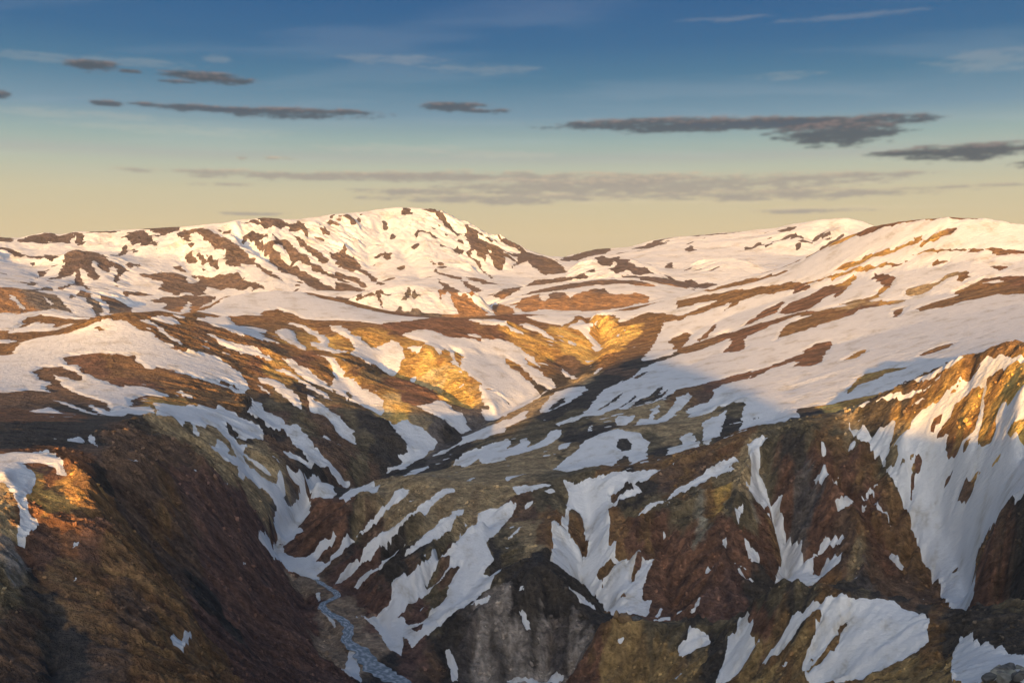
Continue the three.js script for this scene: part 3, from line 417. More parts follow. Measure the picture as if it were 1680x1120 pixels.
[0,'cliffs',337,-782,345,-785,345,-778,343,-774,338,-774,334,-768,332,-762,331,-765,333,-770,334,-775,339,-779],
[0,'cliffs',337,-786,340,-789,344,-787,341,-786],
[0,'cliffs',331,-789,334,-791,336,-790,334,-787],
[0,'cliffs',349,-747,352,-745,353,-740,351,-739,349,-744],
[0,'cliffs',347,-720,349,-717,352,-709,355,-697,352,-701,350,-700,348,-704,347,-714],
[0,'cliffs',356,-686,357,-679,357,-675,355,-673,354,-677],
[0,'cliffs',348,-764,350,-763,350,-762,349,-763],
[0,'cliffs',355,-738,356,-737,355,-736],
[0,'cliffs',353,-760,354,-758,353,-758],
[0,'cliffs',327,-681,331,-682,331,-680,328,-679],
[0,'cliffs',323.5,-462.5,321.4,-459.3,319.8,-472,318,-485.1,315.8,-498.5,313.2,-512.4,311.7,-529,310.8,-548,311.4,-571.4,317.8,-596.9,312.7,-597.7,326.2,-632.1,310,-601.1,327.4,-641.3,323.3,-643.3,319.3,-645.3,322.7,-643.6,321.7,-644.2,316.8,-621.4,299.9,-592,293.1,-582.4,293.5,-558.1,297.1,-541.6,292.7,-512.6,279.5,-470.9,264.1,-428.6,269.2,-421.4,275.8,-417,282.3,-412.7,288.5,-408.3,288.2,-408.6,287.9,-408.8,287.6,-409,294.8,-420,309.5,-441.8],
[1,'cliffs',330,-893,334,-893,341,-898,342,-883,336,-885,331,-888],
[1,'cliffs',339,-882,345,-874,353,-866,359,-851,367,-834,373,-824,378,-818,374,-820,367,-831,360,-839,353,-856,347,-868],
[1,'cliffs',369,-865,375,-855,382,-844,389,-816,390,-805,388,-802,382,-810,377,-827,371,-839],
[1,'cliffs',371,-929,361,-877,370,-865,367,-874,362,-884],
[1,'cliffs',356,-832,361,-828,366,-819,361,-823],
[1,'cliffs',323,-887,330,-876,332,-871,327,-878],
[1,'fore',48.3,-421.8,52.9,-422.5,50.6,-420.2,49.1,-419.6],
[1,'fore',74.1,-406.3,77.8,-404.9,79.6,-410.9,81.7,-411.1,87.2,-401.6,86.4,-396.3,81.3,-398.8,77.9,-398.1,74.2,-399.2],
[1,'fore',81.2,-361.4,85.3,-368.9,88.4,-374.7,90.5,-382.9,91.7,-381.2,92.3,-376,95,-384.5,98.8,-376.2,96.7,-376.3,97,-367.7,95,-364.3,96.5,-356.5,96.2,-354.2,92.7,-355,87.6,-358.2,83.1,-356.6],
[1,'fore',66.9,-391.2,71.9,-393.7,73.2,-390.1,69.9,-386.2],
[1,'fore',98.3,-331.8,99.7,-329.1,98.8,-327.7,98.1,-329.1],
[1,'fore',106.3,-346.4,109.1,-342.8,113.7,-336.2,124.4,-327.5,126.8,-326.9,130.9,-324.7,134.7,-320.9,137.6,-312.7,138.6,-303.9,133.6,-292.4,129.9,-292,123.6,-291.9,118.5,-292.7,112.4,-291.5,106.9,-302.1,100.8,-313,102.1,-320.8,103.3,-323,103.4,-336.4,99.1,-340.4,94.7,-344.8,96.3,-346.7,100.2,-344.7,103.7,-343.1,104.9,-343.7],
[1,'fore',128.9,-266.9,132.9,-272.2,136.5,-276.9,135.9,-269.5,133.4,-262.5,131.2,-246.7,127.4,-223.9,124.8,-217.9,98.8,-172.2,100,-181.3,101.6,-191.8,106.1,-209,109,-224.5],
[0,'fore',97.5,-338.6,103.1,-337.2,104.7,-337,108.6,-337.4,110.3,-335.8,112.7,-331.1,110.1,-329.8,108.3,-325.6,105.1,-323.8,102.8,-323,102,-318.5,98.8,-316.6,95.1,-326,94.3,-339.1],
[0,'fore',115.4,-323.1,117.6,-323.3,119.1,-322.4,117.8,-320.7,115.7,-320.8,113.3,-316,110.9,-314,110,-316.1,106.4,-314.6,101.9,-316.6,102.5,-318.6,109.5,-317.6,111.9,-320.3,115.3,-321.2],
[0,'fore',104.8,-321.2,107.4,-321.1,106.5,-319.9],
[1,'fore',98.3,-331.8,99.7,-329,98.4,-328],
[1,'left',-293.7,-520.7,-294.2,-526,-290,-532.9,-288,-549.2,-280,-557.8,-244,-502.8,-233.5,-483.3,-238.8,-484.5,-244.2,-494.3,-260,-506.2,-266.2,-501.7,-247.8,-480.7,-238.2,-457.7,-233.5,-442.3,-226.5,-430.9,-218.4,-424.1,-216.7,-410.2,-212.5,-396.6,-220.3,-409.4,-226.4,-423.7,-242.1,-446,-256.8,-458.2,-273.1,-483.7],
[1,'left',-325,-674.9,-328.4,-702.6,-320,-692.9,-309.4,-669.7,-316.7,-665.3],
[1,'left',-322.9,-703.5,-328.4,-724.4,-292.6,-655.1,-307.3,-677.5],
[1,'left',-263.9,-629.9,-261.5,-630.5,-256.3,-633,-256.4,-628.5,-260.1,-626.9],
[1,'left',-260.2,-746.1,-251.5,-745,-249.9,-737.2,-253.3,-734.8],
[1,'left',-335.4,-678.7,-327,-668.1,-324.3,-657.9],
[1,'left',-269,-911.1,-256.1,-914.8,-265.6,-912.1],
[1,'left',-197.1,-411.5,-197.9,-417.2,-197.4,-418.7,-195.6,-414.5,-195.7,-409.7],
[1,'left',-183.1,-381.6,-184.7,-386.9,-183.6,-386.9],
[1,'left',-143.7,-381.5,-142.3,-388.3,-143.3,-400.6,-142.7,-407,-139.8,-393.4,-136.9,-379,-138.8,-375.5],
[1,'left',-199.4,-678.8,-197.1,-685.6,-195.9,-694.8,-197.6,-677.2],
[1,'left',-259.3,-830,-265.3,-862.3,-260.3,-842.9],
];
const SOILS = [ // places where each kind of rock or soil was seen: kind, x, z
['pu',-3823,-7305,-3439,-7191,-2580,-5771,-3220,-6375,-2858,-7372,-2778,-6871,-1942,-7522,-989,-8519,-603,-7773,-745,-8242,-392,-7573,-55,-8565,144,-7424,692,-6677,849,-6390,1369,-5863,794,-10224,1683,-10017,2803,-9648,-2666,-5925],
['fb',-2173,-6859,-2169,-6571,-1793,-6596,-1521,-6524,-1549,-7048,-1145,-6312,-1037,-5921,-234,-7229,298,-7074,-2014,-5972,-2070,-5501,-1695,-5943,-2176,-4930,-2061,-4958,-377,-5818,-654,-6303,-1799,-5128,-528,-4065,513,-4942,193,-4961,-705,-4173,-210,-5385],
['or',-2106,-3929,-1984,-3790,-1551,-4680,-265,-4079,-183,-4022,-28,-4345,87,-4447,324,-4536,562,-4553],
['gb',-2082,-4220,-1937,-4083,-457,-4020,-352,-3864,-32,-1623,-115,-1456,-66,-1548,-41,-1561,-264,-1027,-254,-1041,33,-708,-38,-706,262,-827,259,-800,249,-799,260,-674],
['rb',1016,-2582,1097,-2363,998,-1926,715,-2246,657,-2198,607,-2277,852,-2153,475,-2023,703,-1865,504,-1544,451,-1501,380,-1455,299,-1384,18,-2742,-188,-2414,-123,-2363,-265,-2258,-31,-2401,-385,-1735,-222,-1695,-175,-1675,-148,-1616,-443,-1614,-613,-1359,-481,-1205,-232,-1033,-222,-1048,-226,-947,-209,-404,-199,-435,-173,-934,-204,-963,-200,-1007,-202,-925,149,-801,152,-740,130,-785,107,-809,120,-750,135,-725,105,-718,178,-745,191,-739,209,-769,228,-819,124,-717,276,-839,289,-828,253,-852,244,-839,296,-815,269,-783,257,-775,302,-774,293,-723,360,-749,339,-781,357,-775,299,-577,295,-572,300,-556,39,-419,34,-419,98,-366,97,-356],
['oc',1030,-2277,947,-2401,872,-2494,794,-2038,516,-1412,464,-1163,59,-2268,99,-2344,211,-2588,243,-2324,0,-2409,14,-2126,-69,-1745,-212,-2028,-226,-1981,-136,-1986,-276,-2114,-297,-2073,-27,-2030,-151,-2014,-469,-2117,-450,-1972,-353,-2005,-320,-1750,-283,-1663,-217,-1578,-385,-1638,-411,-1612,-429,-1148,191,-825,370,-807,382,-801,348,-841,350,-821,372,-767,366,-738,383,-732,371,-725],
['br',1033,-2100,976,-2093,901,-1828,799,-1756,650,-1922,406,-2007,549,-1202,406,-2007,254,-1384,320,-2337,225,-2024,285,-2183,52,-2664,224,-2876,294,-2826,109,-2797,-64,-2463,-641,-2463,-612,-2293,-420,-2224,-376,-2314,-494,-1847,-438,-1815,-291,-1711,-407,-1447,-482,-1678,-683,-1779,-594,-1689,-523,-1637,-452,-1572,-525,-1751,-578,-1383,-526,-1363,-451,-1275,-426,-1327,-390,-1293,-1056,-2079,-189,-385,-183,-431,-166,-422,-169,-368,-142,-379,-237,-619,-137,-403,-134,-338,-211,-455,35,-881,31,-851,61,-873,66,-861,192,-942,220,-929,96,-853,99,-835,230,-809,311,-814,315,-781,278,-737,310,-743,311,-709,248,-704,324,-643,145,-307],
['ob',672,-2877,795,-2666,555,-2670,642,-2533,603,-1930,368,-2401,379,-2778,450,-2661,32,-1971,78,-1982,-531,-2206,-353,-1745,-288,-1838,-242,-1607,-726,-1745,-981,-2185,-815,-1691,-848,-1605,-679,-1865,-1160,-2316,-1006,-2117,102,-965,137,-945,163,-954,164,-885,178,-818,121,-828,95,-794,291,-867,305,-858,398,-802,405,-758,376,-821,359,-830,365,-772,390,-765,396,-759,43,-429,92,-370,138,-299,132,-281,105,-349,111,-332,115,-320,100,-333],
['tn',748,-2020,851,-1927,900,-1926,358,-1242,-19,-1461,31,-1579,135,-1875,138,-1314,190,-1317,208,-1269,-7,-1120,46,-1164,152,-1159,192,-1125,221,-1124,21,-1073,-56,-1700,-146,-1481,-372,-960,-339,-955,-307,-952,-279,-960,-342,-1041,-324,-1028,-301,-1063,-272,-1060,-278,-1028,-245,-447,-226,-415,-58,-975,-100,-1008,-134,-1015,-152,-956,-118,-936,-90,-905,-72,-911,-48,-907,-37,-935,-6,-952,-28,-859,6,-960,-24,-914,11,-846,16,-812,229,-891,206,-843,325,-884,264,-710,343,-816],
['go',376,-1222,403,-1233,145,-2474,270,-2768,289,-2461,185,-2369,-179,-1957,-113,-1820,-116,-1778,-140,-1952,-90,-1718,-394,-2017,-188,-1505,386,-720,364,-672],
['ol',310,-1278,35,-1346,95,-1312,0,-1341,51,-1297,164,-1082,219,-1073,284,-1171,311,-1189,-249,-1729,-252,-1421,-219,-1336,-298,-1517,-311,-1356,-207,-1259,-342,-1411,-358,-1029,-198,-362,-155,-939,-94,-888,-58,-875,-76,-822,31,-924,0,-824,-21,-794,-44,-823,-62,-774,57,-962,50,-938,70,-963,137,-863,108,-862,198,-884,152,-821,196,-803,290,-903,269,-910,257,-909,303,-888,240,-865,334,-879,332,-808,65,-422,72,-415,83,-401,96,-398,107,-366,103,-375,116,-348,156,-293,159,-281,112,-352,127,-334],
['dk',332,-1153,57,-1437,129,-1645,184,-1762,257,-1872,322,-1897,154,-1471,182,-1390,231,-1472,89,-1238,115,-1253,169,-1030,251,-1093,264,-1117,128,-1082,157,-2001,129,-1967,61,-1856,94,-1919,-288,-1838,-95,-1441,-89,-1503,-222,-1407,-178,-1357,-188,-1296,-338,-1518,-168,-1274,-318,-1210,-339,-1246,-468,-964,-378,-1311,-372,-1352,-378,-929,-329,-1113,-239,-1132,-203,-1101,-343,-756,-329,-676,-335,-653,-163,-329,-186,-358,-263,-588,-183,-539,-93,-696,-166,-930,-117,-884,-115,-868,-84,-846,-109,-817,-45,-840,-11,-808,-31,-781,133,-915,113,-900,22,-760,5,-744,30,-743,15,-730,39,-725,58,-720,-56,-700,-48,-716,55,-745,196,-720,265,-877,357,-852,342,-871,305,-569,303,-557,305,-548,300,-531,81,-418,87,-384,83,-377,111,-347,125,-336,146,-288,148,-274,135,-241,135,-281,140,-283,96,-388,101,-380,105,-370,109,-357,119,-343,122,-336,129,-328,136,-320,142,-312,145,-303,147,-295,151,-287,155,-281],
['db',214,-1823,279,-1332,125,-2123,-265,-1395,-293,-1397,-237,-1286,-231,-1208,-197,-1247,-335,-1307,-286,-1161,-585,-1761,-582,-1237,-635,-1296,-511,-1100,-516,-1010,-518,-964,-455,-1038,-255,-1075,-318,-757,-273,-629,-296,-749,-276,-777,-178,-328,-159,-384,-254,-603,-248,-626,-221,-619,-192,-535,-143,-324,-139,-911,-178,-895,-85,-795,0,-919,18,-914,-54,-810,158,-924,186,-909,-64,-687,254,-877,269,-685,292,-687,305,-674,265,-727,349,-716,307,-559,302,-569,132,-326,141,-320],
['pg',-137,-1912,-152,-1856,-203,-1546],
['rs',-469,-883,-446,-895,-262,-510,-239,-484,-225,-425,-211,-431,-276,-590],
['go2',-238,-462,-224,-445,-223,-463],
['gy',-209,-379,-5,-714,-19,-706,-28,-694,9,-706,19,-698,47,-697],
['dr',-246,-716,-234,-769,-237,-852,-207,-637,-189,-678,-175,-596,-166,-636,-140,-616,-134,-436,-183,-764,-199,-713,-171,-803,-153,-851,-131,-821,-104,-780,-119,-776,-77,-767,-75,-700,168,-703,153,-677],
['gv',-183,-849,-137,-788,-118,-737,-138,-739,-101,-717,-161,-806],
['gy2',165,-807,226,-855],
['oc2',45,-423,59,-419,55,-413,70,-401,79,-393,123,-286,122,-267,116,-241,97,-335,92,-343,105,-335,103,-320],
];
const STREAM = [[-189.5,-869.3,8.5,3.5],[-177.2,-851.3,8.1,5.0],[-161.5,-830.9,7.8,6.0],[-156.5,-819.1,7.4,6.0],[-165.8,-800.2,7.1,6.0],[-158.5,-782.2,6.8,7.0],[-142.4,-765.0,6.4,8.0],[-133.0,-743.3,6.1,8.5],[-131.4,-722.8,5.7,8.5],[-117.2,-703.5,5.4,12.0],[-108.1,-684.1,5.0,15.0],[-95.6,-666.7,4.6,16.0],[-82.9,-654.2,4.3,14.0],[-68.4,-636.5,3.9,14.0],];
const CLOUDS = [ // kind, azimuth, elevation, half width, half height in degrees
['D',9.81,8.51,8.00,0.52],['D',19.07,8.30,5.96,0.45],['D',14.70,8.43,5.21,0.37],['D',18.92,7.71,4.10,0.78],['D',25.69,6.38,5.58,0.48],['D',31.65,5.54,4.47,0.41],['D',-12.97,9.07,6.14,0.34],['D',-18.72,9.09,3.54,0.22],['D',-22.99,9.06,1.04,0.19],['D',-3.48,9.60,2.31,0.34],['D',-1.28,9.37,1.68,0.15],['D',-23.73,11.02,1.79,0.34],['D',-18.18,10.87,2.61,0.26],['D',-17.02,10.67,2.46,0.26],['D',-19.50,10.43,1.27,0.11],['D',-21.78,10.82,0.74,0.11],['D',-28.21,9.15,0.52,0.22],
['G',-11.62,5.49,12.29,0.30],['G',-2.94,5.56,8.94,0.41],['G',-5.52,4.64,5.21,0.26],['G',5.87,5.39,5.96,0.52],['G',10.57,5.04,10.42,0.82],['G',2.21,4.95,7.45,0.60],['G',20.13,5.23,4.65,0.34],['G',-0.74,4.22,8.56,0.34],['G',15.82,4.31,9.68,0.37],['G',25.16,4.48,4.10,0.11],['G',-13.71,6.42,1.49,0.07],['G',-15.88,6.36,0.34,0.07],['G',-4.52,5.73,0.60,0.15],['G',-16.82,4.84,2.61,0.11],['G',-15.16,3.20,2.23,0.11],['G',17.53,3.33,4.10,0.15],
['L',-1.83,11.77,3.91,0.37],['L',-7.26,12.26,3.35,0.34],['L',16.01,11.00,2.42,0.26],['L',-21.23,11.35,3.35,0.26],['L',-17.16,11.79,0.93,0.26],['L',-7.31,7.16,5.21,0.30],['L',-0.74,6.86,4.47,0.30],['L',8.06,4.90,4.84,0.22],['L',3.68,4.47,2.61,0.15],['L',17.50,4.89,5.58,0.19],['L',12.71,3.94,4.47,0.15],['L',19.19,3.47,6.70,0.15],['L',-19.08,7.83,6.70,0.30],['L',-24.42,8.42,5.96,0.30],['L',19.24,13.89,4.47,0.19],['L',12.18,14.23,3.35,0.15],['L',-26.41,11.19,3.35,0.30],['L',26.70,11.07,3.35,0.67],['L',6.25,4.02,2.98,0.19],
];

// ---------------------------------------------------------------- noise
function mulberry(a) { return () => { a |= 0; a = a + 0x6D2B79F5 | 0; let t = Math.imul(a ^ a >>> 15, 1 | a); t = t + Math.imul(t ^ t >>> 7, 61 | t) ^ t; return ((t ^ t >>> 14) >>> 0) / 4294967296; }; }
const PERM = new Uint8Array(512), GX = new Float32Array(256), GY = new Float32Array(256), RA = new Float32Array(256), RB = new Float32Array(256);
{ const r = mulberry(11), p = [...Array(256).keys()]; for (let i = 255; i > 0; i--) { const j = r() * (i + 1) | 0; [p[i], p[j]] = [p[j], p[i]]; }
  for (let i = 0; i < 512; i++) PERM[i] = p[i & 255];
  for (let i = 0; i < 256; i++) { const a = r() * 6.2832; GX[i] = Math.cos(a); GY[i] = Math.sin(a); RA[i] = r(); RB[i] = r(); } }
const hash = (i, j) => PERM[(i & 255) + PERM[j & 255]];
function noise(x, y) {
  const i = Math.floor(x), j = Math.floor(y), u = x - i, v = y - j, s = u * u * u * (u * (u * 6 - 15) + 10), t = v * v * v * (v * (v * 6 - 15) + 10);
  const a = hash(i, j), b = hash(i + 1, j), c = hash(i, j + 1), d = hash(i + 1, j + 1);
  const na = GX[a] * u + GY[a] * v, nb = GX[b] * (u - 1) + GY[b] * v, nc = GX[c] * u + GY[c] * (v - 1), nd = GX[d] * (u - 1) + GY[d] * (v - 1);
  return (na + (nb - na) * s + (nc + (nd - nc) * s - na - (nb - na) * s) * t) * 1.5;
}
function fbm(x, y, n) { let s = 0, a = 0.5; for (let k = 0; k < n; k++) { s += a * noise(x, y); x = x * 2.03 + 17.3; y = y * 2.03 - 9.1; a *= 0.5; } return s; }
const clamp = (x, a, b) => x < a ? a : x > b ? b : x;
const smooth = (a, b, x) => { const t = clamp((x - a) / (b - a), 0, 1); return t * t * (3 - 2 * t); };
// furrows that run along (sx, sz), the way water runs down
function furrow(x, z, L, cx, cz, seed) {
  const px = x / L + seed * 13.7, pz = z / L - seed * 7.1, i0 = Math.floor(px), j0 = Math.floor(pz);
  let s = 0, w = 0;
  for (let j = -1; j <= 1; j++) for (let i = -1; i <= 1; i++) {
    const h = hash(i0 + i, j0 + j), dx = px - i0 - i - 0.15 - 0.7 * RA[h], dz = pz - j0 - j - 0.15 - 0.7 * RB[h], d = dx * dx + dz * dz;
    if (d < 1.9) { const q = 1 - d / 1.9, g = q * q * q; w += g; s += g * Math.cos(6.2832 * (dx * cx + dz * cz) + RA[(h + 91) & 255] * 0.8); }
  }
  return w > 0 ? s / (w + 0.05) : 0;
}

// ---------------------------------------------------------------- sky: evening air, thin cloud and a glow out of view round the sun
{
  const W = 4096, Hh = 2048, data = new Float32Array(W * Hh * 4), lin = (c) => c.map((v) => Math.pow(v / 255, 2.2) / 2.2);
  const stops = [[-90, 150, 135, 120], [0, 205, 186, 150], [2.5, 207, 191, 154], [4.5, 198, 191, 161], [6, 178, 186, 169], [7.6, 148, 171, 169], [9, 117, 148, 166], [11, 80, 123, 151], [13, 60, 106, 145], [16, 48, 94, 140], [30, 50, 92, 138], [90, 54, 90, 134]].map((s) => [s[0], lin(s.slice(1))]);
  const at = (el) => { let k = 0; while (k < stops.length - 2 && stops[k + 1][0] < el) k++; const t = clamp((el - stops[k][0]) / (stops[k + 1][0] - stops[k][0]), 0, 1); return [0, 1, 2].map((c) => stops[k][1][c] + (stops[k + 1][1][c] - stops[k][1][c]) * t); };
  const clouds = CLOUDS.slice(), r = mulberry(5);
  for (let k = 0; k < 60; k++) { const az = 36 + r() * 288, kind = 'DGGLL'[r() * 5 | 0]; clouds.push([kind, az > 180 ? az - 360 : az, (kind === 'G' ? 3 + r() * 3.5 : 6 + r() * 9), 2 + r() * 8, 0.2 + r() * 0.5]); }
  const tint = { D: [lin([76, 87, 97]), lin([152, 136, 133])], G: [lin([160, 155, 146]), lin([208, 190, 164])], L: [lin([232, 214, 186]), lin([236, 218, 190])] };
  for (let y = 0; y < Hh; y++) {
    const el = ((y + 0.5) / Hh - 0.5) * 180, base = at(el);
    for (let x = 0; x < W; x++) {
      const phi = ((x + 0.5) / W - 0.5) * 2 * Math.PI, ex = Math.cos(phi) * Math.cos(el / 57.2958), ez = Math.sin(phi) * Math.cos(el / 57.2958), ey = Math.sin(el / 57.2958), o = (y * W + x) * 4;
      const toSun = Math.max(0, ex * sunDir.x + ey * sunDir.y + ez * sunDir.z), unseenGlow = Math.pow(toSun, 4);  // bright sky out of view round the sun, sized to light the shaded slopes
      let R = base[0] + unseenGlow * 1.75, G = base[1] + unseenGlow * 1.6, B = base[2] + unseenGlow * 1.42;
      if (el > 0) {
        const q = 1 / (0.06 + ey), c = smooth(0.05, 0.55, fbm(ex * q * 0.9 + 3, ez * q * 2.4 + 7, 5) + 0.12) * 0.06 * smooth(1, 9, el);
        R += (0.31 - R) * c; G += (0.31 - G) * c; B += (0.325 - B) * c;
      }
      data[o] = R; data[o + 1] = G; data[o + 2] = B; data[o + 3] = 1;
    }
  }
  for (const kind of 'LGD') for (const [k, az, el, w, h] of clouds) if (k === kind) {
    const phi0 = az - 90, y0 = Math.max(0, Math.floor(((el - h * 1.9) / 180 + 0.5) * Hh)), y1 = Math.min(Hh - 1, Math.ceil(((el + h * 1.9) / 180 + 0.5) * Hh)), x0 = Math.floor(((phi0 - w * 1.5) / 360 + 0.5) * W), x1 = Math.ceil(((phi0 + w * 1.5) / 360 + 0.5) * W);
    const [dark, lit] = tint[k];
    for (let y = y0; y <= y1; y++) for (let x = x0; x <= x1; x++) {
      const e = ((y + 0.5) / Hh - 0.5) * 180, p = ((x + 0.5) / W - 0.5) * 360, dx = (p - phi0) / w, dy = (e - el) / (h * Math.sqrt(1.05 - 0.75 * Math.min(1, dx * dx)));
      const n = fbm(p * 0.5 + el * 9, e * 3.4 + az, 4), n2 = fbm(p * 1.6 + el, e * 12 + az * 3, 5), up = dy > 0 ? dy * 1.25 : dy * 0.85;
      const d = 1 - Math.pow(Math.abs(dx), 2.4) - up * up + n * (k === 'D' ? 1.1 : 1.5) + n2 * 0.6;
      const a = smooth(k === 'D' ? -0.1 : -0.15, k === 'D' ? 0.8 : 1.1, d) * (k === 'D' ? 0.93 : k === 'G' ? 0.9 : 0.1);
      if (a <= 0) continue;
      const t = clamp(smooth(0.0, 1.1, dy + n2 * 0.9) * 0.8 + smooth(0.5, 0.1, a) * 0.35, 0, 1), o = (y * W + ((x % W) + W) % W) * 4;
      for (let c = 0; c < 3; c++) data[o + c] += (dark[c] + (lit[c] - dark[c]) * t - data[o + c]) * a;
    }
  }
  const sky = new THREE.DataTexture(data, W, Hh, THREE.RGBAFormat, THREE.FloatType);
  sky.mapping = THREE.EquirectangularReflectionMapping; sky.magFilter = THREE.LinearFilter; sky.minFilter = THREE.LinearFilter; sky.needsUpdate = true;
  scene.background = sky; scene.environment = sky;
}
console.log('sky');

// ---------------------------------------------------------------- the land as heights, spread between its crest and valley lines
const RAD = Math.PI / 180, T0 = -46 * RAD, T1 = 46 * RAD, R0 = Math.log(30), R1 = Math.log(15000), NT = 600, NR = 800;
const regionNames = [...new Set(LINES.map((l) => l[0]).filter(Boolean))];
const ROUGH = { rounded_hill: 0.22, snowy_back_hill: 0.3, stream_valley: 0.6, foreground_ridge: 1.25, dark_gable_ridge: 1.5, ribbed_ridge: 1.6, brown_pyramid_hill: 2, red_pyramid_hill: 2, cliff_ridge: 0.75, ochre_bluff_mountain: 1.6, snowy_mountain_range: 0.95, snow_plateau_mountain: 0.7 };
const RG = new Float32Array(NT * NR), HB = new Float64Array(NT * NR), REG = new Int16Array(NT * NR).fill(-1), SX = new Float32Array(NT * NR), SZ = new Float32Array(NT * NR);
{
  let C = new Float64Array(NT * NR), N = new Float64Array(NT * NR);
  const queue = [];
  for (const [reg, ...v] of LINES) {
    const g = []; for (let k = 0; k < v.length; k += 3) g.push([(Math.atan2(v[k], -v[k + 1]) - T0) / (T1 - T0) * (NT - 1), (Math.log(Math.hypot(v[k], v[k + 1])) - R0) / (R1 - R0) * (NR - 1), v[k + 2]]);
    for (let k = 0; k + 1 < g.length; k++) {
      const a = g[k], b = g[k + 1], n = Math.max(1, Math.ceil(Math.max(Math.abs(a[0] - b[0]), Math.abs(a[1] - b[1])) * 2));
      for (let s = 0; s <= n; s++) {
        const t = s / n, i = Math.round(a[0] + (b[0] - a[0]) * t), j = Math.round(a[1] + (b[1] - a[1]) * t);
        if (i < 0 || j < 0 || i >= NT || j >= NR) continue;
        C[j * NT + i] += a[2] + (b[2] - a[2]) * t; N[j * NT + i]++;
        if (reg && REG[j * NT + i] < 0) { REG[j * NT + i] = regionNames.indexOf(reg); queue.push(j * NT + i); }
      }
    }
  }
  for (let q = 0; q < queue.length; q++) {           // each place belongs to the nearest crest
    const c = queue[q], i = c % NT, j = c / NT | 0;
    for (const [a, b] of [[1, 0], [-1, 0], [0, 1], [0, -1]]) { const I = i + a, J = j + b; if (I >= 0 && J >= 0 && I < NT && J < NR && REG[J * NT + I] < 0) { REG[J * NT + I] = REG[c]; queue.push(J * NT + I); } }
  }
  const levels = [[C, N, NT, NR]];
  for (let l = 0; l < 3; l++) {
    const [c, n, w, h] = levels[l], w2 = w / 2, h2 = h / 2, c2 = new Float64Array(w2 * h2), n2 = new Float64Array(w2 * h2);
    for (let j = 0; j < h; j++) for (let i = 0; i < w; i++) { const o = (j >> 1) * w2 + (i >> 1); c2[o] += c[j * w + i]; n2[o] += n[j * w + i]; }
    levels.push([c2, n2, w2, h2]);
  }
  let H = null;
  for (const [l, sweeps] of [[3, 600], [2, 200], [1, 120], [0, 90]]) {
    const [c, n, w, h] = levels[l], G = new Float64Array(w * h);
    for (let j = 0; j < h; j++) for (let i = 0; i < w; i++) { const o = j * w + i; G[o] = n[o] > 0 ? c[o] / n[o] : H ? H[(j >> 1) * (w / 2) + (i >> 1)] : 200; }
    for (let s = 0; s < sweeps; s++) for (let col = 0; col < 2; col++) for (let j = 0; j < h; j++) for (let i = (j + col) & 1; i < w; i += 2) {
      const o = j * w + i; if (n[o] > 0) continue;
      const A = (G[j ? o - w : o] + G[j < h - 1 ? o + w : o] + G[i ? o - 1 : o] + G[i < w - 1 ? o + 1 : o]) / 4;
      G[o] += 1.8 * (A - G[o]);
    }
    H = G;
  }
  const blur = (a, n) => { for (let k = 0; k < n; k++) for (const [d, m] of [[1, 0], [NT, 1]]) { const b = a.slice(); for (let j = 0; j < NR; j++) for (let i = 0; i < NT; i++) { const o = j * NT + i, lo = m ? j : i, hi = m ? NR - 1 : NT - 1; a[o] = (b[lo ? o - d : o] + 2 * b[o] + b[lo < hi ? o + d : o]) / 4; } } };
  for (let o = 0; o < RG.length; o++) RG[o] = ROUGH[regionNames[REG[o]]] ?? 1;
  blur(RG, 8); blur(H, 1); HB.set(H);
  blur(H, 12);
  for (let j = 0; j < NR; j++) for (let i = 0; i < NT; i++) {
    const r = Math.exp(R0 + j / (NR - 1) * (R1 - R0)), th = T0 + i / (NT - 1) * (T1 - T0), ia = Math.max(0, i - 1), ib = Math.min(NT - 1, i + 1), ja = Math.max(0, j - 1), jb = Math.min(NR - 1, j + 1);
    const dT = (H[j * NT + ib] - H[j * NT + ia]) / ((ib - ia) * (T1 - T0) / (NT - 1)) / r, dR = (H[jb * NT + i] - H[ja * NT + i]) / ((jb - ja) * (R1 - R0) / (NR - 1)) / r;
    SX[j * NT + i] = dR * Math.sin(th) + dT * Math.cos(th); SZ[j * NT + i] = -dR * Math.cos(th) + dT * Math.sin(th);
  }
}
console.log('heights');
function pick(A, th, rho) {
  const x = clamp((th - T0) / (T1 - T0) * (NT - 1), 0, NT - 1.001), y = clamp((rho - R0) / (R1 - R0) * (NR - 1), 0, NR - 1.001), i = x | 0, j = y | 0, u = x - i, v = y - j, o = j * NT + i;
  return (A[o] * (1 - u) + A[o + 1] * u) * (1 - v) + (A[o + NT] * (1 - u) + A[o + NT + 1] * u) * v;
}
const SP = new Float64Array(8);
function pickSmooth(A, th, rho) {                    // cubic, so that no lattice shows
  const x = clamp((th - T0) / (T1 - T0) * (NT - 1), 1, NT - 2.001), y = clamp((rho - R0) / (R1 - R0) * (NR - 1), 1, NR - 2.001), i = x | 0, j = y | 0;
  for (const [k, u] of [[0, x - i], [4, y - j]]) { const v = 1 - u; SP[k] = -0.5 * u * v * v; SP[k + 1] = 1 + u * u * (1.5 * u - 2.5); SP[k + 3] = -0.5 * u * u * v; SP[k + 2] = 1 - SP[k] - SP[k + 1] - SP[k + 3]; }
  let s = 0; for (let b = 0; b < 4; b++) { const o = (j - 1 + b) * NT + i - 1; s += SP[4 + b] * (SP[0] * A[o] + SP[1] * A[o + 1] + SP[2] * A[o + 2] + SP[3] * A[o + 3]); } return s;
}
const OCT = [800, 400, 200, 100, 50, 25, 12, 6, 3];
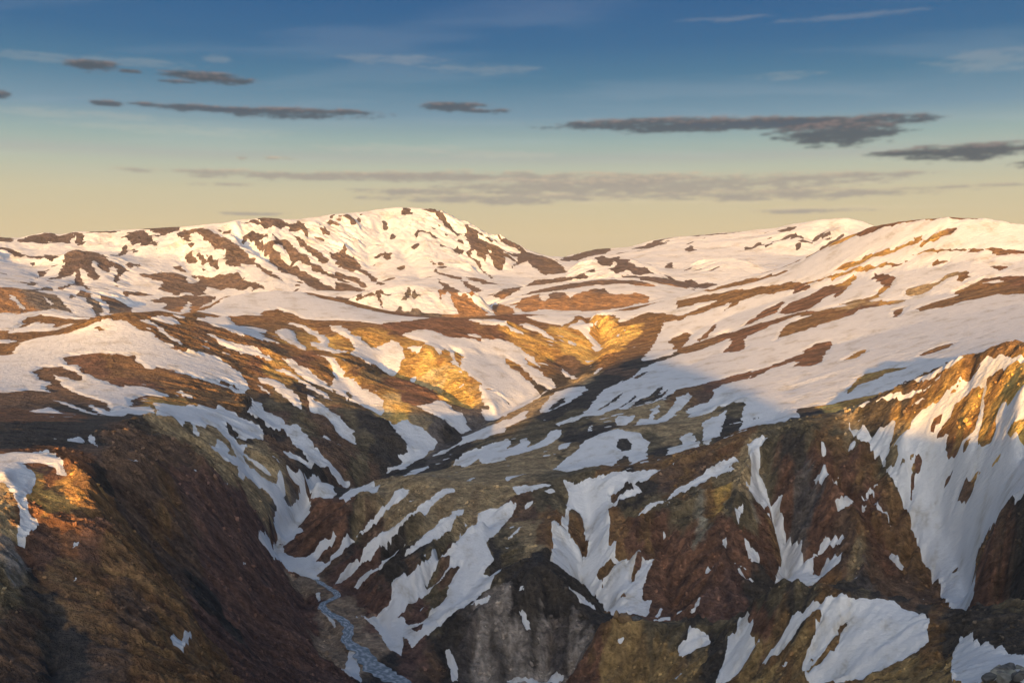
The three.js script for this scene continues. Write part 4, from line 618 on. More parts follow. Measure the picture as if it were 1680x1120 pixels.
const streamAt = (x, z) => {                        // distance to the stream and its height there
  let best = 1e9, h = 0, w = 0;
  for (let k = 0; k + 1 < STREAM.length; k++) {
    const [ax, az, ah, aw] = STREAM[k], [bx, bz, bh, bw] = STREAM[k + 1], dx = bx - ax, dz = bz - az, t = clamp(((x - ax) * dx + (z - az) * dz) / (dx * dx + dz * dz), 0, 1), d = Math.hypot(x - ax - dx * t, z - az - dz * t);
    if (d < best) { best = d; h = ah + (bh - ah) * t; w = aw + (bw - aw) * t; }
  }
  return [best, h, w];
};
const TOP = { d: 0, s: 0 };
function landHeight(x, z, rough = 1) {                          // sets TOP.s to the height without furrows
  const r = Math.hypot(x, z), th = Math.atan2(x, -z), rho = Math.log(Math.max(r, 30)), base = pickSmooth(HB, th, rho);
  let gx = pick(SX, th, rho), gz = pick(SZ, th, rho); const g = Math.hypot(gx, gz) + 1e-6, cx = -gz / g, cz = gx / g, steep = smooth(0.1, 0.5, g) * pick(RG, th, rho);
  let d = 0;
  for (let k = 0; k < OCT.length; k++) {
    const L = OCT[k], q = L / r; if (q > 0.16 || q < 0.0042) continue;
    const fade = smooth(0.16, 0.1, q) * smooth(0.0042, 0.006, q), amp = L * (q > 0.05 ? 0.046 : q > 0.02 ? 0.09 : q > 0.01 ? 0.12 : 0.17) * fade * (r < 480 ? 1.4 : r > 5000 ? 1.6 : 1) * (q > 0.035 ? 0.45 + 0.55 * rough : rough);
    if (steep > 0) { const f = furrow(x, z, L, cx, cz, k + 1); d += amp * steep * (0.04 - 1.2 * Math.abs(f) ** 1.3 * Math.sign(f) * 0.8); }
    const cr = noise(x / L * 1.3 + k * 5.3, z / L * 1.3 - k * 3.1); d += amp * (0.4 * cr + 0.55 * (0.3 - Math.abs(cr)) * steep) * (0.3 + 0.7 * steep);
  }
  d += 0.0016 * r * Math.min(1, steep) * rough * noise(th / 0.0032, rho / 0.0052) * (0.5 + smooth(-0.1, 0.4, noise(th / 0.03, rho / 0.04)));
  let y = base + d, s = base;
  if (r > 600 && r < 1000 && x < 0) {
    const [ds, hs, ws] = streamAt(x, z);
    if (ds < 40) { const t = smooth(34, ws * 0.5 + 3, ds) * (0.8 + 0.2 * smooth(10, 3, ds)); y += (hs + 0.35 + noise(x / 9, z / 9) * 0.5 - y) * t; if (ds < ws * 0.5 + 2) y -= 0.9 * smooth(ws * 0.5 + 2, ws * 0.5 - 1, ds); s = Math.max(s, y); }
  }
  TOP.s = s; return y;
}

// ---------------------------------------------------------------- a sheet of points over the land, closer together where it is near
const thetas = [], radii = [];
for (let a = -46; a < -31.5; a += 0.45) thetas.push(a * RAD);
for (let a = -31.5; a < 31.5; a += 0.104) thetas.push(a * RAD);
for (let a = 31.5; a <= 46.001; a += 0.45) thetas.push(a * RAD);
for (const [a, b, n] of [[30, 180, 45], [180, 450, 310], [450, 1300, 450], [1300, 3300, 310], [3300, 4000, 40], [4000, 9000, 320], [9000, 11000, 60], [11000, 14900, 14]]) for (let k = 0; k < n; k++) radii.push(a * Math.pow(b / a, k / n));
radii.push(14900);
const M = thetas.length, K = radii.length, NV = M * K;
console.log('points', M, K, NV);
const PX = new Float32Array(NV), PY = new Float32Array(NV), PZ = new Float32Array(NV), PS = new Float32Array(NV);
for (let j = 0; j < K; j++) for (let i = 0; i < M; i++) { const o = j * M + i; PX[o] = radii[j] * Math.sin(thetas[i]); PZ[o] = -radii[j] * Math.cos(thetas[i]); }

// ---------------------------------------------------------------- where the snow lies
const cellReg = (j, i) => REG[clamp(Math.round((Math.log(radii[j]) - R0) / (R1 - R0) * (NR - 1)), 0, NR - 1) * NT + clamp(Math.round((thetas[i] - T0) / (T1 - T0) * (NT - 1)), 0, NT - 1)];
const FLD = new Float32Array(NV), SID = new Int16Array(NV).fill(-1), FAR = 1000;
for (let o = 0; o < NV; o++) {
  const far = Math.hypot(PX[o], PZ[o]) > 3900; FLD[o] = far ? 7 : -7; if (far) SID[o] = FAR;
}
const UU = thetas.map((t) => t * 1000), VV = radii.map((r) => Math.log(r) * 330);
const patchInfo = [];
const WU = new Float32Array(NV), WV = new Float32Array(NV), WN = new Float32Array(NV);
for (let j = 0; j < K; j++) for (let i = 0; i < M; i++) {
  const o = j * M + i, x = PX[o], z = PZ[o], a = thetas[i] / 0.012, b = Math.log(radii[j]) / 0.018, c = a * 2.9, d = b * 2.9, e = 0.8 * noise(a * 7.5, b * 7.5);
  WU[o] = UU[i] + (radii[j] < 1000 ? 0.65 : 1) * (2.4 * noise(a, b) + 1.5 * noise(c, d)) + e; WV[o] = VV[j] + (radii[j] < 1250 ? 1.3 : 2.2) * (noise(a + 50, b) + 0.6 * noise(c, d + 50));
}
PATCHES.forEach(([kind, place, ...v], n) => {
  const P = []; let u0 = 1e9, u1 = -1e9, v0 = 1e9, v1 = -1e9, mx = 0, mz = 0;
  for (let k = 0; k < v.length; k += 2) { const u = Math.atan2(v[k], -v[k + 1]) * 1000, w = Math.log(Math.hypot(v[k], v[k + 1])) * 330; P.push(u, w); u0 = Math.min(u0, u); u1 = Math.max(u1, u); v0 = Math.min(v0, w); v1 = Math.max(v1, w); mx += v[k]; mz += v[k + 1]; }
  const c = P.length / 2; patchInfo.push({ kind, place, w: u1 - u0, h: v1 - v0 });
  const m = 8; let i0 = 0, i1 = M - 1, j0 = 0, j1 = K - 1;
  while (i0 < M - 1 && UU[i0 + 1] < u0 - m) i0++; while (i1 > 0 && UU[i1 - 1] > u1 + m) i1--;
  while (j0 < K - 1 && VV[j0 + 1] < v0 - m) j0++; while (j1 > 0 && VV[j1 - 1] > v1 + m) j1--;
  for (let j = j0; j <= j1; j++) for (let i = i0; i <= i1; i++) {
    const o = j * M + i, u = WU[o], w = WV[o];
    if (u < u0 - 7 || u > u1 + 7 || w < v0 - 7 || w > v1 + 7) continue;
    let inside = false, best = 49;
    for (let k = 0, p = c - 1; k < c; p = k++) {
      const ax = P[p * 2], ay = P[p * 2 + 1], dx = P[k * 2] - ax, dy = P[k * 2 + 1] - ay, ex = u - ax, ey = w - ay;
      if ((ay > w) !== (ay + dy > w) && ex < dx * ey / dy) inside = !inside;
      const t = clamp((ex * dx + ey * dy) / (dx * dx + dy * dy + 1e-9), 0, 1), qx = ex - dx * t, qy = ey - dy * t, d = qx * qx + qy * qy;
      if (d < best) best = d;
    }
    let s = Math.sqrt(best); if (!inside) s = -s;
    if (kind) { if (s > FLD[o]) FLD[o] = s; if (s > -2 && (SID[o] < 0 || s > 0)) SID[o] = n; } else if (-s < FLD[o]) FLD[o] = -s;
  }
});
for (let o = 0; o < NV; o++) if (SID[o] >= FAR && FLD[o] > 0) {       // thin bare streaks down the far slopes
  const x = PX[o], z = PZ[o], th = Math.atan2(x, -z), rho = Math.log(Math.hypot(x, z)), gx = pick(SX, th, rho), gz = pick(SZ, th, rho), g = Math.hypot(gx, gz) + 1e-6;
  const many = smooth(-0.15, 0.45, fbm(th / 0.05 + 7, rho / 0.07, 3)) * smooth(0.06, 0.22, g), s = furrow(x, z, 240, -gz / g, gx / g, 51) * 0.6 + furrow(x, z, 110, -gz / g, gx / g, 52) * 0.5 + 0.5 * noise(th / 0.012, rho / 0.02);
  FLD[o] = Math.min(FLD[o], (0.58 - 0.42 * many - s * (0.5 + 0.55 * many)) * 7);
}
const STREAKED = new Set(['ribbed_ridge', 'striped_hillside', 'brown_patched_hill', 'ochre_cliff_plateau', 'gold_butte_plateau', 'cliff_ridge', 'brown_pyramid_hill', 'red_pyramid_hill'].map((n) => regionNames.indexOf(n))), THIN = 2000;
for (let j = 0; j < K; j++) if (radii[j] > 680 && radii[j] < 2700) for (let i = 0; i < M; i++) {       // thin snow left in the gullies
  const o = j * M + i, q = cellReg(j, i); if (!STREAKED.has(q) || FLD[o] > -1.5) continue;
  const x = PX[o], z = PZ[o], th = thetas[i], rho = Math.log(radii[j]), gx = pick(SX, th, rho), gz = pick(SZ, th, rho), g = Math.hypot(gx, gz) + 1e-6; if (g < 0.12) continue;
  const big = radii[j] > 1300, f = big ? furrow(x, z, 50, -gz / g, gx / g, 5) : furrow(x, z, 25, -gz / g, gx / g, 6), m = noise(th / 0.03 + 3, rho / 0.06 + 8) + 0.5 * noise(th / 0.008, rho / 0.02), v = Math.min((f - 0.62) * 12, (m - 0.34) * 16, -FLD[o] - 1.5);
  if (v > FLD[o]) { FLD[o] = v; if (v > -3) SID[o] = THIN + q; }
}
console.log('snow');

// ---------------------------------------------------------------- heights: furrowed where bare, filled in where snow lies
for (let o = 0; o < NV; o++) { PY[o] = landHeight(PX[o], PZ[o], 1 - (PX[o] ** 2 + PZ[o] ** 2 > 3900 ** 2 ? 0.25 : 0.72) * smooth(-1, 6, FLD[o])); PS[o] = TOP.s; }
console.log('land');

// ---------------------------------------------------------------- rock and soil colours
const SOIL = {                                       // two tones of each, linear
  pu: [[0.068, 0.05, 0.05], [0.1, 0.07, 0.066]], fb: [[0.105, 0.07, 0.055], [0.16, 0.105, 0.075]], or: [[0.36, 0.19, 0.08], [0.27, 0.15, 0.075]], gb: [[0.16, 0.13, 0.105], [0.1, 0.085, 0.075]],
  rb: [[0.2, 0.102, 0.06], [0.115, 0.064, 0.042]], br: [[0.16, 0.088, 0.044], [0.23, 0.135, 0.06]], db: [[0.11, 0.07, 0.047], [0.17, 0.105, 0.065]], dr: [[0.18, 0.1, 0.07], [0.105, 0.062, 0.048]],
  dk: [[0.045, 0.038, 0.032], [0.07, 0.057, 0.043]], ol: [[0.095, 0.076, 0.046], [0.18, 0.14, 0.08]], tn: [[0.38, 0.28, 0.15], [0.26, 0.185, 0.1]], oc: [[0.46, 0.29, 0.085], [0.33, 0.185, 0.06]],
  ob: [[0.22, 0.13, 0.055], [0.16, 0.092, 0.044]], go: [[0.66, 0.45, 0.13], [0.52, 0.31, 0.085]], go2: [[0.6, 0.35, 0.1], [0.44, 0.23, 0.07]], pg: [[0.66, 0.5, 0.24], [0.52, 0.36, 0.14]], rs: [[0.22, 0.1, 0.045], [0.17, 0.085, 0.045]],
  gy: [[0.4, 0.34, 0.28], [0.16, 0.135, 0.11]], gy2: [[0.3, 0.27, 0.2], [0.22, 0.19, 0.13]], oc2: [[0.36, 0.24, 0.1], [0.2, 0.13, 0.06]], gv: [[0.36, 0.26, 0.17], [0.26, 0.185, 0.125]],
};
const spots = []; for (const [kind, ...v] of SOILS) for (let k = 0; k < v.length; k += 2) spots.push([Math.atan2(v[k], -v[k + 1]) * 1000, Math.log(Math.hypot(v[k], v[k + 1])) * 330, SOIL[kind]]);
// spots sorted into a grid so that only near ones are asked
const CELL = 60, bins = new Map();
spots.forEach((s, n) => { const a = Math.floor(s[0] / CELL), b = Math.floor(s[1] / CELL); for (let i = -1; i <= 1; i++) for (let j = -1; j <= 1; j++) { const key = (a + i) * 4096 + b + j; (bins.get(key) ?? bins.set(key, []).get(key)).push(n); } });
const ALL = spots.map((_, n) => n);
const COL = new Float32Array(NV * 3);
for (let o = 0; o < NV; o++) {
  const x = PX[o], z = PZ[o], r = Math.hypot(x, z), th = Math.atan2(x, -z), rho = Math.log(r), a1 = th / 0.035, c1 = rho / 0.05, a2 = th / 0.009, c2 = rho / 0.013;
  const gx = pick(SX, th, rho), gz = pick(SZ, th, rho), g = Math.hypot(gx, gz) + 1e-6, cx = -gz / g, cz = gx / g;
  const n1 = noise(a1, c1), n2 = noise(a1 + 31, c1 - 17), n3 = noise(a2, c2), n4 = noise(a2 - 40, c2 + 9);
  const u = th * 1000 + n1 * 11 + n3 * 5, v = rho * 330 + n2 * 11 + n4 * 5;
  let b0 = 1e9, b1 = 1e9, s0 = 0, s1 = 0;
  for (const n of bins.get(Math.floor(u / CELL) * 4096 + Math.floor(v / CELL)) ?? ALL) { const s = spots[n], d = (s[0] - u) ** 2 + (s[1] - v) ** 2; if (d < b0) { b1 = b0; s1 = s0; b0 = d; s0 = n; } else if (d < b1) { b1 = d; s1 = n; } }
  const e = (Math.sqrt(b1) - Math.sqrt(b0)), mixEdge = b1 < 1e8 ? 0.5 * smooth(5, 0, e) : 0;
  const st = g > 0.12 ? furrow(x, z, 0.05 * r > 60 ? 60 : 0.05 * r < 8 ? 8 : [8, 16, 30, 60][clamp(Math.log2(0.05 * r / 8) | 0, 0, 3)], cx, cz, 21) * 0.55 + furrow(x, z, r > 1200 ? 22 : r > 600 ? 10 : 5, cx, cz, 33) * 0.2 : n3 * 0.5;
  const f = clamp(0.5 + 1.25 * st + 0.28 * n3 + 0.2 * n4, -0.35, 1.35), A = spots[s0][2], B = spots[s1][2], gain = 1.8 * (1 + 0.3 * noise(th / 0.0035 + 3, rho / 0.006) + 0.18 * n2 + 0.26 * (RA[hash(Math.round(th / 0.0012), Math.round(rho / 0.002))] - 0.5));
  for (let c = 0; c < 3; c++) { const ca = A[0][c] + (A[1][c] - A[0][c]) * f, cb = B[0][c] + (B[1][c] - B[0][c]) * f; COL[o * 3 + c] = (ca + (cb - ca) * mixEdge) * gain; }
}
console.log('soil');

// ---------------------------------------------------------------- textures that give grain only
function grainTexture(size, seed, contrast, stretch = 1) {
  const d = new Uint8Array(size * size * 4), r = mulberry(seed), grid = [];
  const oct = [8, 16, 32, 64, 128]; for (const n of oct) { const a = new Float32Array(n * n); for (let k = 0; k < a.length; k++) a[k] = r(); grid.push(a); }
  for (let y = 0; y < size; y++) for (let x = 0; x < size; x++) {
    let s = 0, w = 0;
    oct.forEach((n, k) => { const fx = x / size * n, fy = y / size * n, i = fx | 0, j = fy | 0, u = smooth(0, 1, fx - i), v = smooth(0, 1, fy - j), a = grid[k], i2 = (i + 1) % n, j2 = (j + 1) % n, g = Math.pow(0.72, k); s += g * ((a[j * n + i] * (1 - u) + a[j * n + i2] * u) * (1 - v) + (a[j2 * n + i] * (1 - u) + a[j2 * n + i2] * u) * v); w += g; });
    s = s / w; s = clamp(0.5 + (s - 0.5) * contrast + (r() - 0.5) * 0.16, 0, 1); const o = (y * size + x) * 4; d[o] = d[o + 1] = d[o + 2] = s * 255; d[o + 3] = 255;
  }
  const t = new THREE.DataTexture(d, size, size); t.wrapS = t.wrapT = THREE.RepeatWrapping; t.magFilter = THREE.LinearFilter; t.minFilter = THREE.LinearMipmapLinearFilter; t.generateMipmaps = true; t.needsUpdate = true; return t;
}
const grainA = grainTexture(512, 3, 2.2), grainB = grainTexture(512, 8, 1.6);
const brighten = (t) => { const d = t.image.data.slice(); for (let k = 0; k < d.length; k++) if (k % 4 < 3) d[k] = 95 + d[k] * 0.63; const c = new THREE.DataTexture(d, t.image.width, t.image.height); c.wrapS = c.wrapT = THREE.RepeatWrapping; c.magFilter = THREE.LinearFilter; c.needsUpdate = true; return c; };
const rockColor = brighten(grainA);
const rock = (tile, bump) => { const m = rockColor.clone(), b = grainA.clone(); for (const t of [m, b]) { t.repeat.set(1 / tile, 1 / tile); t.needsUpdate = true; } return new THREE.MeshStandardMaterial({ vertexColors: true, roughness: 0.95, metalness: 0, map: m, bumpMap: b, bumpScale: bump }); };
const snowMat = (tile, bump) => { const b = grainB.clone(); b.repeat.set(1 / tile, 1 / tile); b.needsUpdate = true; return new THREE.MeshStandardMaterial({ vertexColors: true, color: 0xffffff, roughness: 0.75, metalness: 0, bumpMap: b, bumpScale: bump }); };
const rockMats = [rock(22, 1.6), rock(46, 3.2), rock(110, 7), rock(380, 22)], snowMats = [snowMat(12, 0.2), snowMat(28, 0.5), snowMat(70, 1.2), snowMat(240, 4)];
const reach = (r) => r < 480 ? 0 : r < 1250 ? 1 : r < 3700 ? 2 : 3;

// normals of the bare land and of the snow cover
const YS = new Float32Array(NV);
for (let o = 0; o < NV; o++) { const r = Math.hypot(PX[o], PZ[o]), f = FLD[o], k = smooth(0, 6, f), deep = clamp(0.0011 * r, 0.3, 3.2); YS[o] = Math.max(PY[o] + 0.00025 * r + 0.02, PY[o] + (PS[o] - PY[o]) * (r > 3900 ? 0.3 : 0.6) * k + deep * smooth(-0.5, 4, f)); }
function normals(Y) {
  const n = new Float32Array(NV * 3);
  for (let j = 0; j < K; j++) for (let i = 0; i < M; i++) {
    const o = j * M + i, a = i ? o - 1 : o, b = i < M - 1 ? o + 1 : o, c = j ? o - M : o, d = j < K - 1 ? o + M : o;
    const ux = PX[b] - PX[a], uy = Y[b] - Y[a], uz = PZ[b] - PZ[a], vx = PX[d] - PX[c], vy = Y[d] - Y[c], vz = PZ[d] - PZ[c];
    let nx = uy * vz - uz * vy, ny = uz * vx - ux * vz, nz = ux * vy - uy * vx; const l = Math.hypot(nx, ny, nz) * (ny < 0 ? -1 : 1);
    n[o * 3] = nx / l; n[o * 3 + 1] = ny / l; n[o * 3 + 2] = nz / l;
  }
  return n;
}
const NG = normals(PY), NS = normals(YS);
const names = new Map();
const numbered = (name) => { const n = names.get(name) ?? 0; names.set(name, n + 1); return n ? `${name}_${String(n).padStart(3, '0')}` : name; };
function add(name, label, category, kind, group, geo, mat) {
  const m = new THREE.Mesh(geo, mat); m.name = numbered(name); m.castShadow = m.receiveShadow = true;
  m.userData = { label }; if (category) m.userData.category = category; if (kind) m.userData.kind = kind; if (group) m.userData.group = group;
  scene.add(m); return m;
}
function geometry(pos, nor, col, index) {
  const g = new THREE.BufferGeometry(), uv = new Float32Array(pos.length / 3 * 2);
  for (let k = 0; k < pos.length / 3; k++) { uv[k * 2] = pos[k * 3] + pos[k * 3 + 1] * 0.31; uv[k * 2 + 1] = -pos[k * 3 + 2] + pos[k * 3 + 1] * 0.83; }
  g.setAttribute('position', new THREE.BufferAttribute(new Float32Array(pos), 3)); g.setAttribute('normal', new THREE.BufferAttribute(new Float32Array(nor), 3)); g.setAttribute('color', new THREE.BufferAttribute(new Float32Array(col), 3)); g.setAttribute('uv', new THREE.BufferAttribute(uv, 2));
  g.setIndex(new THREE.BufferAttribute(new Uint32Array(index), 1)); return g;
}

// ---------------------------------------------------------------- the hills, each a piece of the land
const HILL = {
  stream_valley: ['valley_floor', 'narrow valley floor that the stream runs along'],
  rounded_hill: ['rounded_hill', 'broad rounded snow hill with rust brown bands'],
  striped_hillside: ['striped_hillside', 'low tan and olive hillside striped with snow'],
  cliff_ridge: ['cliff_ridge', 'ridge with golden cliffs above a snow chute'],
  brown_pyramid_hill: ['brown_pyramid_hill', 'steep brown pyramid hill with flat olive top'],
  ribbed_ridge: ['ribbed_ridge', 'tan ridge whose dark ribs run down to the stream'],
  dark_rib_hill: ['dark_rib_hill', 'dark brown rib hill beside the snow chute'],
  red_pyramid_hill: ['red_pyramid_hill', 'red brown pyramid hill with ochre top'],
  dark_gable_ridge: ['dark_gable_ridge', 'dark gable shaped ridge end with grey furrowed face'],
  ochre_bluff_mountain: ['bluff_mountain', 'dark red brown mountain slope with sunlit ochre bluff'],
  foreground_ridge: ['rocky_ridge', 'rugged ochre and black ridge with large snow patch and boulders'],
  brown_patched_hill: ['brown_patched_hill', 'snowy hill with large brown patches and long dark spurs'],
  ochre_cliff_plateau: ['cliff_plateau', 'plateau that ends in a pale golden cliff'],
  gold_butte_plateau: ['gold_butte_plateau', 'golden butte and slopes at the head of the valley'],
  snowy_back_hill: ['snowy_back_hill', 'smooth snowy hill behind the brown patched hill'],
  orange_foothill: ['orange_foothill', 'small snowy foothill with orange flank below the far range'],
  banded_foothill: ['banded_foothill', 'low foothill banded with orange cliffs and snow'],
  rust_foothill: ['rust_foothill', 'rust and grey foothill under the far range'],
  snowy_mountain_range: ['mountain_range', 'far snowy mountain range with dark rock spurs'],
  snow_cone_hill: ['snow_cone_hill', 'far snow covered cone hills with dark rock tops'],
  snow_plateau_mountain: ['plateau_mountain', 'most distant flat topped snow mountain'],
};
{
  const lists = regionNames.map(() => []), sumR = regionNames.map(() => [0, 0]);
  for (let j = 0; j + 1 < K; j++) for (let i = 0; i + 1 < M; i++) { const q = cellReg(j, i), o = j * M + i; lists[q].push(o, o + 1, o + M, o + 1, o + M + 1, o + M); sumR[q][0] += radii[j]; sumR[q][1]++; }
  lists.forEach((list, q) => {
    const map = new Map(), pos = [], nor = [], col = [], idx = new Uint32Array(list.length);
    for (let k = 0; k < list.length; k++) { const o = list[k]; let n = map.get(o); if (n === undefined) { n = map.size; map.set(o, n); pos.push(PX[o], PY[o], PZ[o]); nor.push(NG[o * 3], NG[o * 3 + 1], NG[o * 3 + 2]); col.push(COL[o * 3], COL[o * 3 + 1], COL[o * 3 + 2]); } idx[k] = n; }
    const [name, label] = HILL[regionNames[q]];
    add(name, label, 'hill', 'structure', null, geometry(pos, nor, col, idx), rockMats[reach(sumR[q][0] / sumR[q][1])]);
  });
}
console.log('hills');

// ---------------------------------------------------------------- snow: every patch its own cover, cut exactly at its edge
const PLACE = { far: 'on the far mountains', dome: 'on the broad rounded hill', valley: 'at the head of the golden valley', cliff: 'around the golden cliff plateau', back: 'on the smooth back hills', ribs: 'between the dark valley spurs', hill: 'on the brown patched hill', basin: 'in the stream basin', ridge: 'on the ribbed ridge above the stream', stripes: 'on the striped tan hillside', bowl: 'around the red brown pyramid hill', pyramid: 'on the brown pyramid hill', cliffs: 'below the golden cliff ridge', fore: 'on the rocky foreground ridge', left: 'on the dark bluff mountain' };
{
  const pieces = new Map(), piece = (id) => pieces.get(id) ?? pieces.set(id, { id, map: new Map(), pos: [], nor: [], col: [], idx: [], sr: 0, n: 0 }).get(id);
  const vertex = (p, a, b, t) => {                    // a point on the edge a-b
    const key = t === 0 ? a : a < b ? 1e7 + a * 4 + (b - a === 1 ? 0 : b - a === M ? 1 : 2) : 1e7 + b * 4 + (a - b === 1 ? 0 : a - b === M ? 1 : 2);
    let n = p.map.get(key); if (n !== undefined) return n;
    n = p.map.size; p.map.set(key, n);
    const L = (A, s = 1, c = 0) => A[a * s + c] + (A[b * s + c] - A[a * s + c]) * t, x = L(PX), z = L(PZ), r = Math.hypot(x, z);
    p.pos.push(x, t === 0 ? YS[a] : L(PY) + 0.00025 * r + 0.02, z); p.nor.push(L(NS, 3, 0), L(NS, 3, 1), L(NS, 3, 2));
    const ang = Math.atan2(x, -z), lr = Math.log(r), dirt = smooth(0, 0.5, fbm(ang / 0.02 + 9, lr / 0.03 - 4, 4)) * 0.24 * (0.3 + 1.2 * RA[hash(Math.round(x * 3), Math.round(z * 3))]), sh = 1 + 0.05 * noise(ang / 0.006, lr / 0.012);
    const w = 0.76; p.col.push((w - dirt * 0.75) * sh, (w - 0.005 - dirt * 0.85) * sh, (w - 0.03 - dirt) * sh); p.sr += r; p.n++;
    return n;
  };
  const tri = (id, a, b, c) => {
    const fa = FLD[a], fb = FLD[b], fc = FLD[c]; if (fa <= 0 && fb <= 0 && fc <= 0) return;
    const p = piece(id), v = [a, b, c], f = [fa, fb, fc], out = [];
    for (let k = 0; k < 3; k++) { const s = v[k], e = v[(k + 1) % 3], fs = f[k], fe = f[(k + 1) % 3]; if (fs > 0) out.push(vertex(p, s, s, 0)); if ((fs > 0) !== (fe > 0)) { const lo = Math.min(s, e), hi = Math.max(s, e); out.push(vertex(p, lo, hi, clamp(FLD[lo] / (FLD[lo] - FLD[hi]), 0.001, 0.999))); } }
    for (let k = 1; k + 1 < out.length; k++) p.idx.push(out[0], out[k], out[k + 1]);
  };
  for (let j = 0; j + 1 < K; j++) for (let i = 0; i + 1 < M; i++) {
    const o = j * M + i; let best = o; for (const q of [o + 1, o + M, o + M + 1]) if (FLD[q] > FLD[best] || (SID[best] < 0)) best = q;
    if (FLD[best] <= 0) continue;
    let id = SID[best]; if (id === FAR) id = FAR + cellReg(j, i); if (id < 0) continue;
    tri(id, o, o + 1, o + M); tri(id, o + 1, o + M + 1, o + M);
  }
  for (const [id, p] of [...pieces].sort((a, b) => a[0] - b[0])) {
    if (p.idx.length < 12) continue;
    const m = snowMats[reach(p.sr / p.n)], g = geometry(p.pos, p.nor, p.col, p.idx);
    if (id >= FAR && id < THIN) { add('snowfield', `snow cover of the ${HILL[regionNames[id - FAR]][1]}`, 'snowfield', 'structure', null, g, m); continue; }
    if (id >= THIN) { const m2 = add('snow_streaks', `thin snow streaks left in the gullies of the ${HILL[regionNames[id - THIN]][1]}`, 'snow', 'stuff', null, g, m); continue; }
    const q = patchInfo[id], long = Math.max(q.w / (q.h + 1), q.h / (q.w + 1)), size = Math.hypot(q.w, q.h);
    const what = size > 150 ? 'broad white snowfield' : size > 60 ? (long > 2 ? 'long white snow strip' : 'large white snow patch') : size > 25 ? (long > 2 ? 'narrow white snow strip' : 'white snow patch') : 'small white snow patch';
    add(size > 150 ? 'snowfield' : 'snow_patch', `${what} lying ${PLACE[q.place]}`, 'snow', 'structure', `${what} ${PLACE[q.place]}`, g, m);
  }
}
console.log('snow cover');

// ---------------------------------------------------------------- unseen land behind and beside the view, with a ridge shaped to shade the valley
const unseenRidge = [[-2500, -20], [-700, -26], [-640, -28], [-600, -34], [-540, -36], [-466, -56], [-400, -60], [-330, -72], [-270, -74], [-235, -45], [-205, 20], [-180, 66], [-110, 104], [-55, 86], [0, 64], [35, 49], [70, 30], [95, 6], [130, -8], [185, -14], [235, -26], [600, -40], [2500, -40]];  // crest out of view, its heights set by where the valley shadow ends
const behind = (x, z) => {
  const a = 10.7 * RAD, dx = Math.sin(a), dz = -Math.cos(a), v = x * dx + z * dz, u = -x * dz + z * dx; let k = 0; while (k < unseenRidge.length - 2 && unseenRidge[k + 1][0] < u) k++;
  const [u0, h0] = unseenRidge[k], [u1, h1] = unseenRidge[k + 1], t = clamp((u - u0) / (u1 - u0), 0, 1), top = h0 + (h1 - h0) * t, d = Math.abs(v + 1500), r = Math.hypot(x, z);
  const hills = -170 + 110 * fbm(x / 900 + 4, z / 900, 5) + 60 * smooth(3000, 9000, r);
  return EYE + Math.max(top + 1500 * Math.tan(SUN_UP) - d * 0.4 - 6 * Math.abs(noise(x / 60, z / 60)) * smooth(0, 60, d), -1.7 - r * 0.5, hills);
};
{
  const az = [], rr = [0.6, 1.5, 3, 5, 8, 12, 18, 24, 30]; for (let k = 1; k <= 90; k++) rr.push(30 * Math.pow(14900 / 30, k / 90));
  for (let a = -180; a <= 180.01; a += 2) az.push(a * RAD);
  const pos = [], col = [], idx = [], n = az.length;
  for (const r of rr) for (const a of az) {
    const x = r * Math.sin(a), z = -r * Math.cos(a), e = clamp(a, T0, T1), front = r < 30 ? EYE - 1.7 + (pick(HB, e, R0) - EYE + 1.7) * r / 30 : pick(HB, e, Math.log(r)), t = smooth(46 * RAD, 66 * RAD, Math.abs(a));
    const y = r < 4 ? EYE - 1.7 - r * 0.1 : front + (behind(x, z) - front) * t; pos.push(x, y, z); const q = 0.8 + 0.4 * noise(x / 30, z / 30); col.push(0.12 * q, 0.085 * q, 0.055 * q);
  }
  for (let j = 0; j + 1 < rr.length; j++) for (let i = 0; i + 1 < n; i++) { if (rr[j] >= 30 && Math.abs(az[i] + RAD) < 44.5 * RAD) continue; const o = j * n + i; idx.push(o, o + 1, o + n, o + 1, o + n + 1, o + n); }
  const g = new THREE.BufferGeometry(), uv = []; for (let k = 0; k < pos.length; k += 3) uv.push(pos[k], -pos[k + 2]);
  g.setAttribute('position', new THREE.Float32BufferAttribute(pos, 3)); g.setAttribute('color', new THREE.Float32BufferAttribute(col, 3)); g.setAttribute('uv', new THREE.Float32BufferAttribute(uv, 2)); g.setIndex(idx); g.computeVertexNormals();
  add('terrain', 'unseen brown summit and hills behind the viewpoint, with a ridge shaped to shade the valley', 'terrain', 'structure', null, g, rockMats[1]);
}

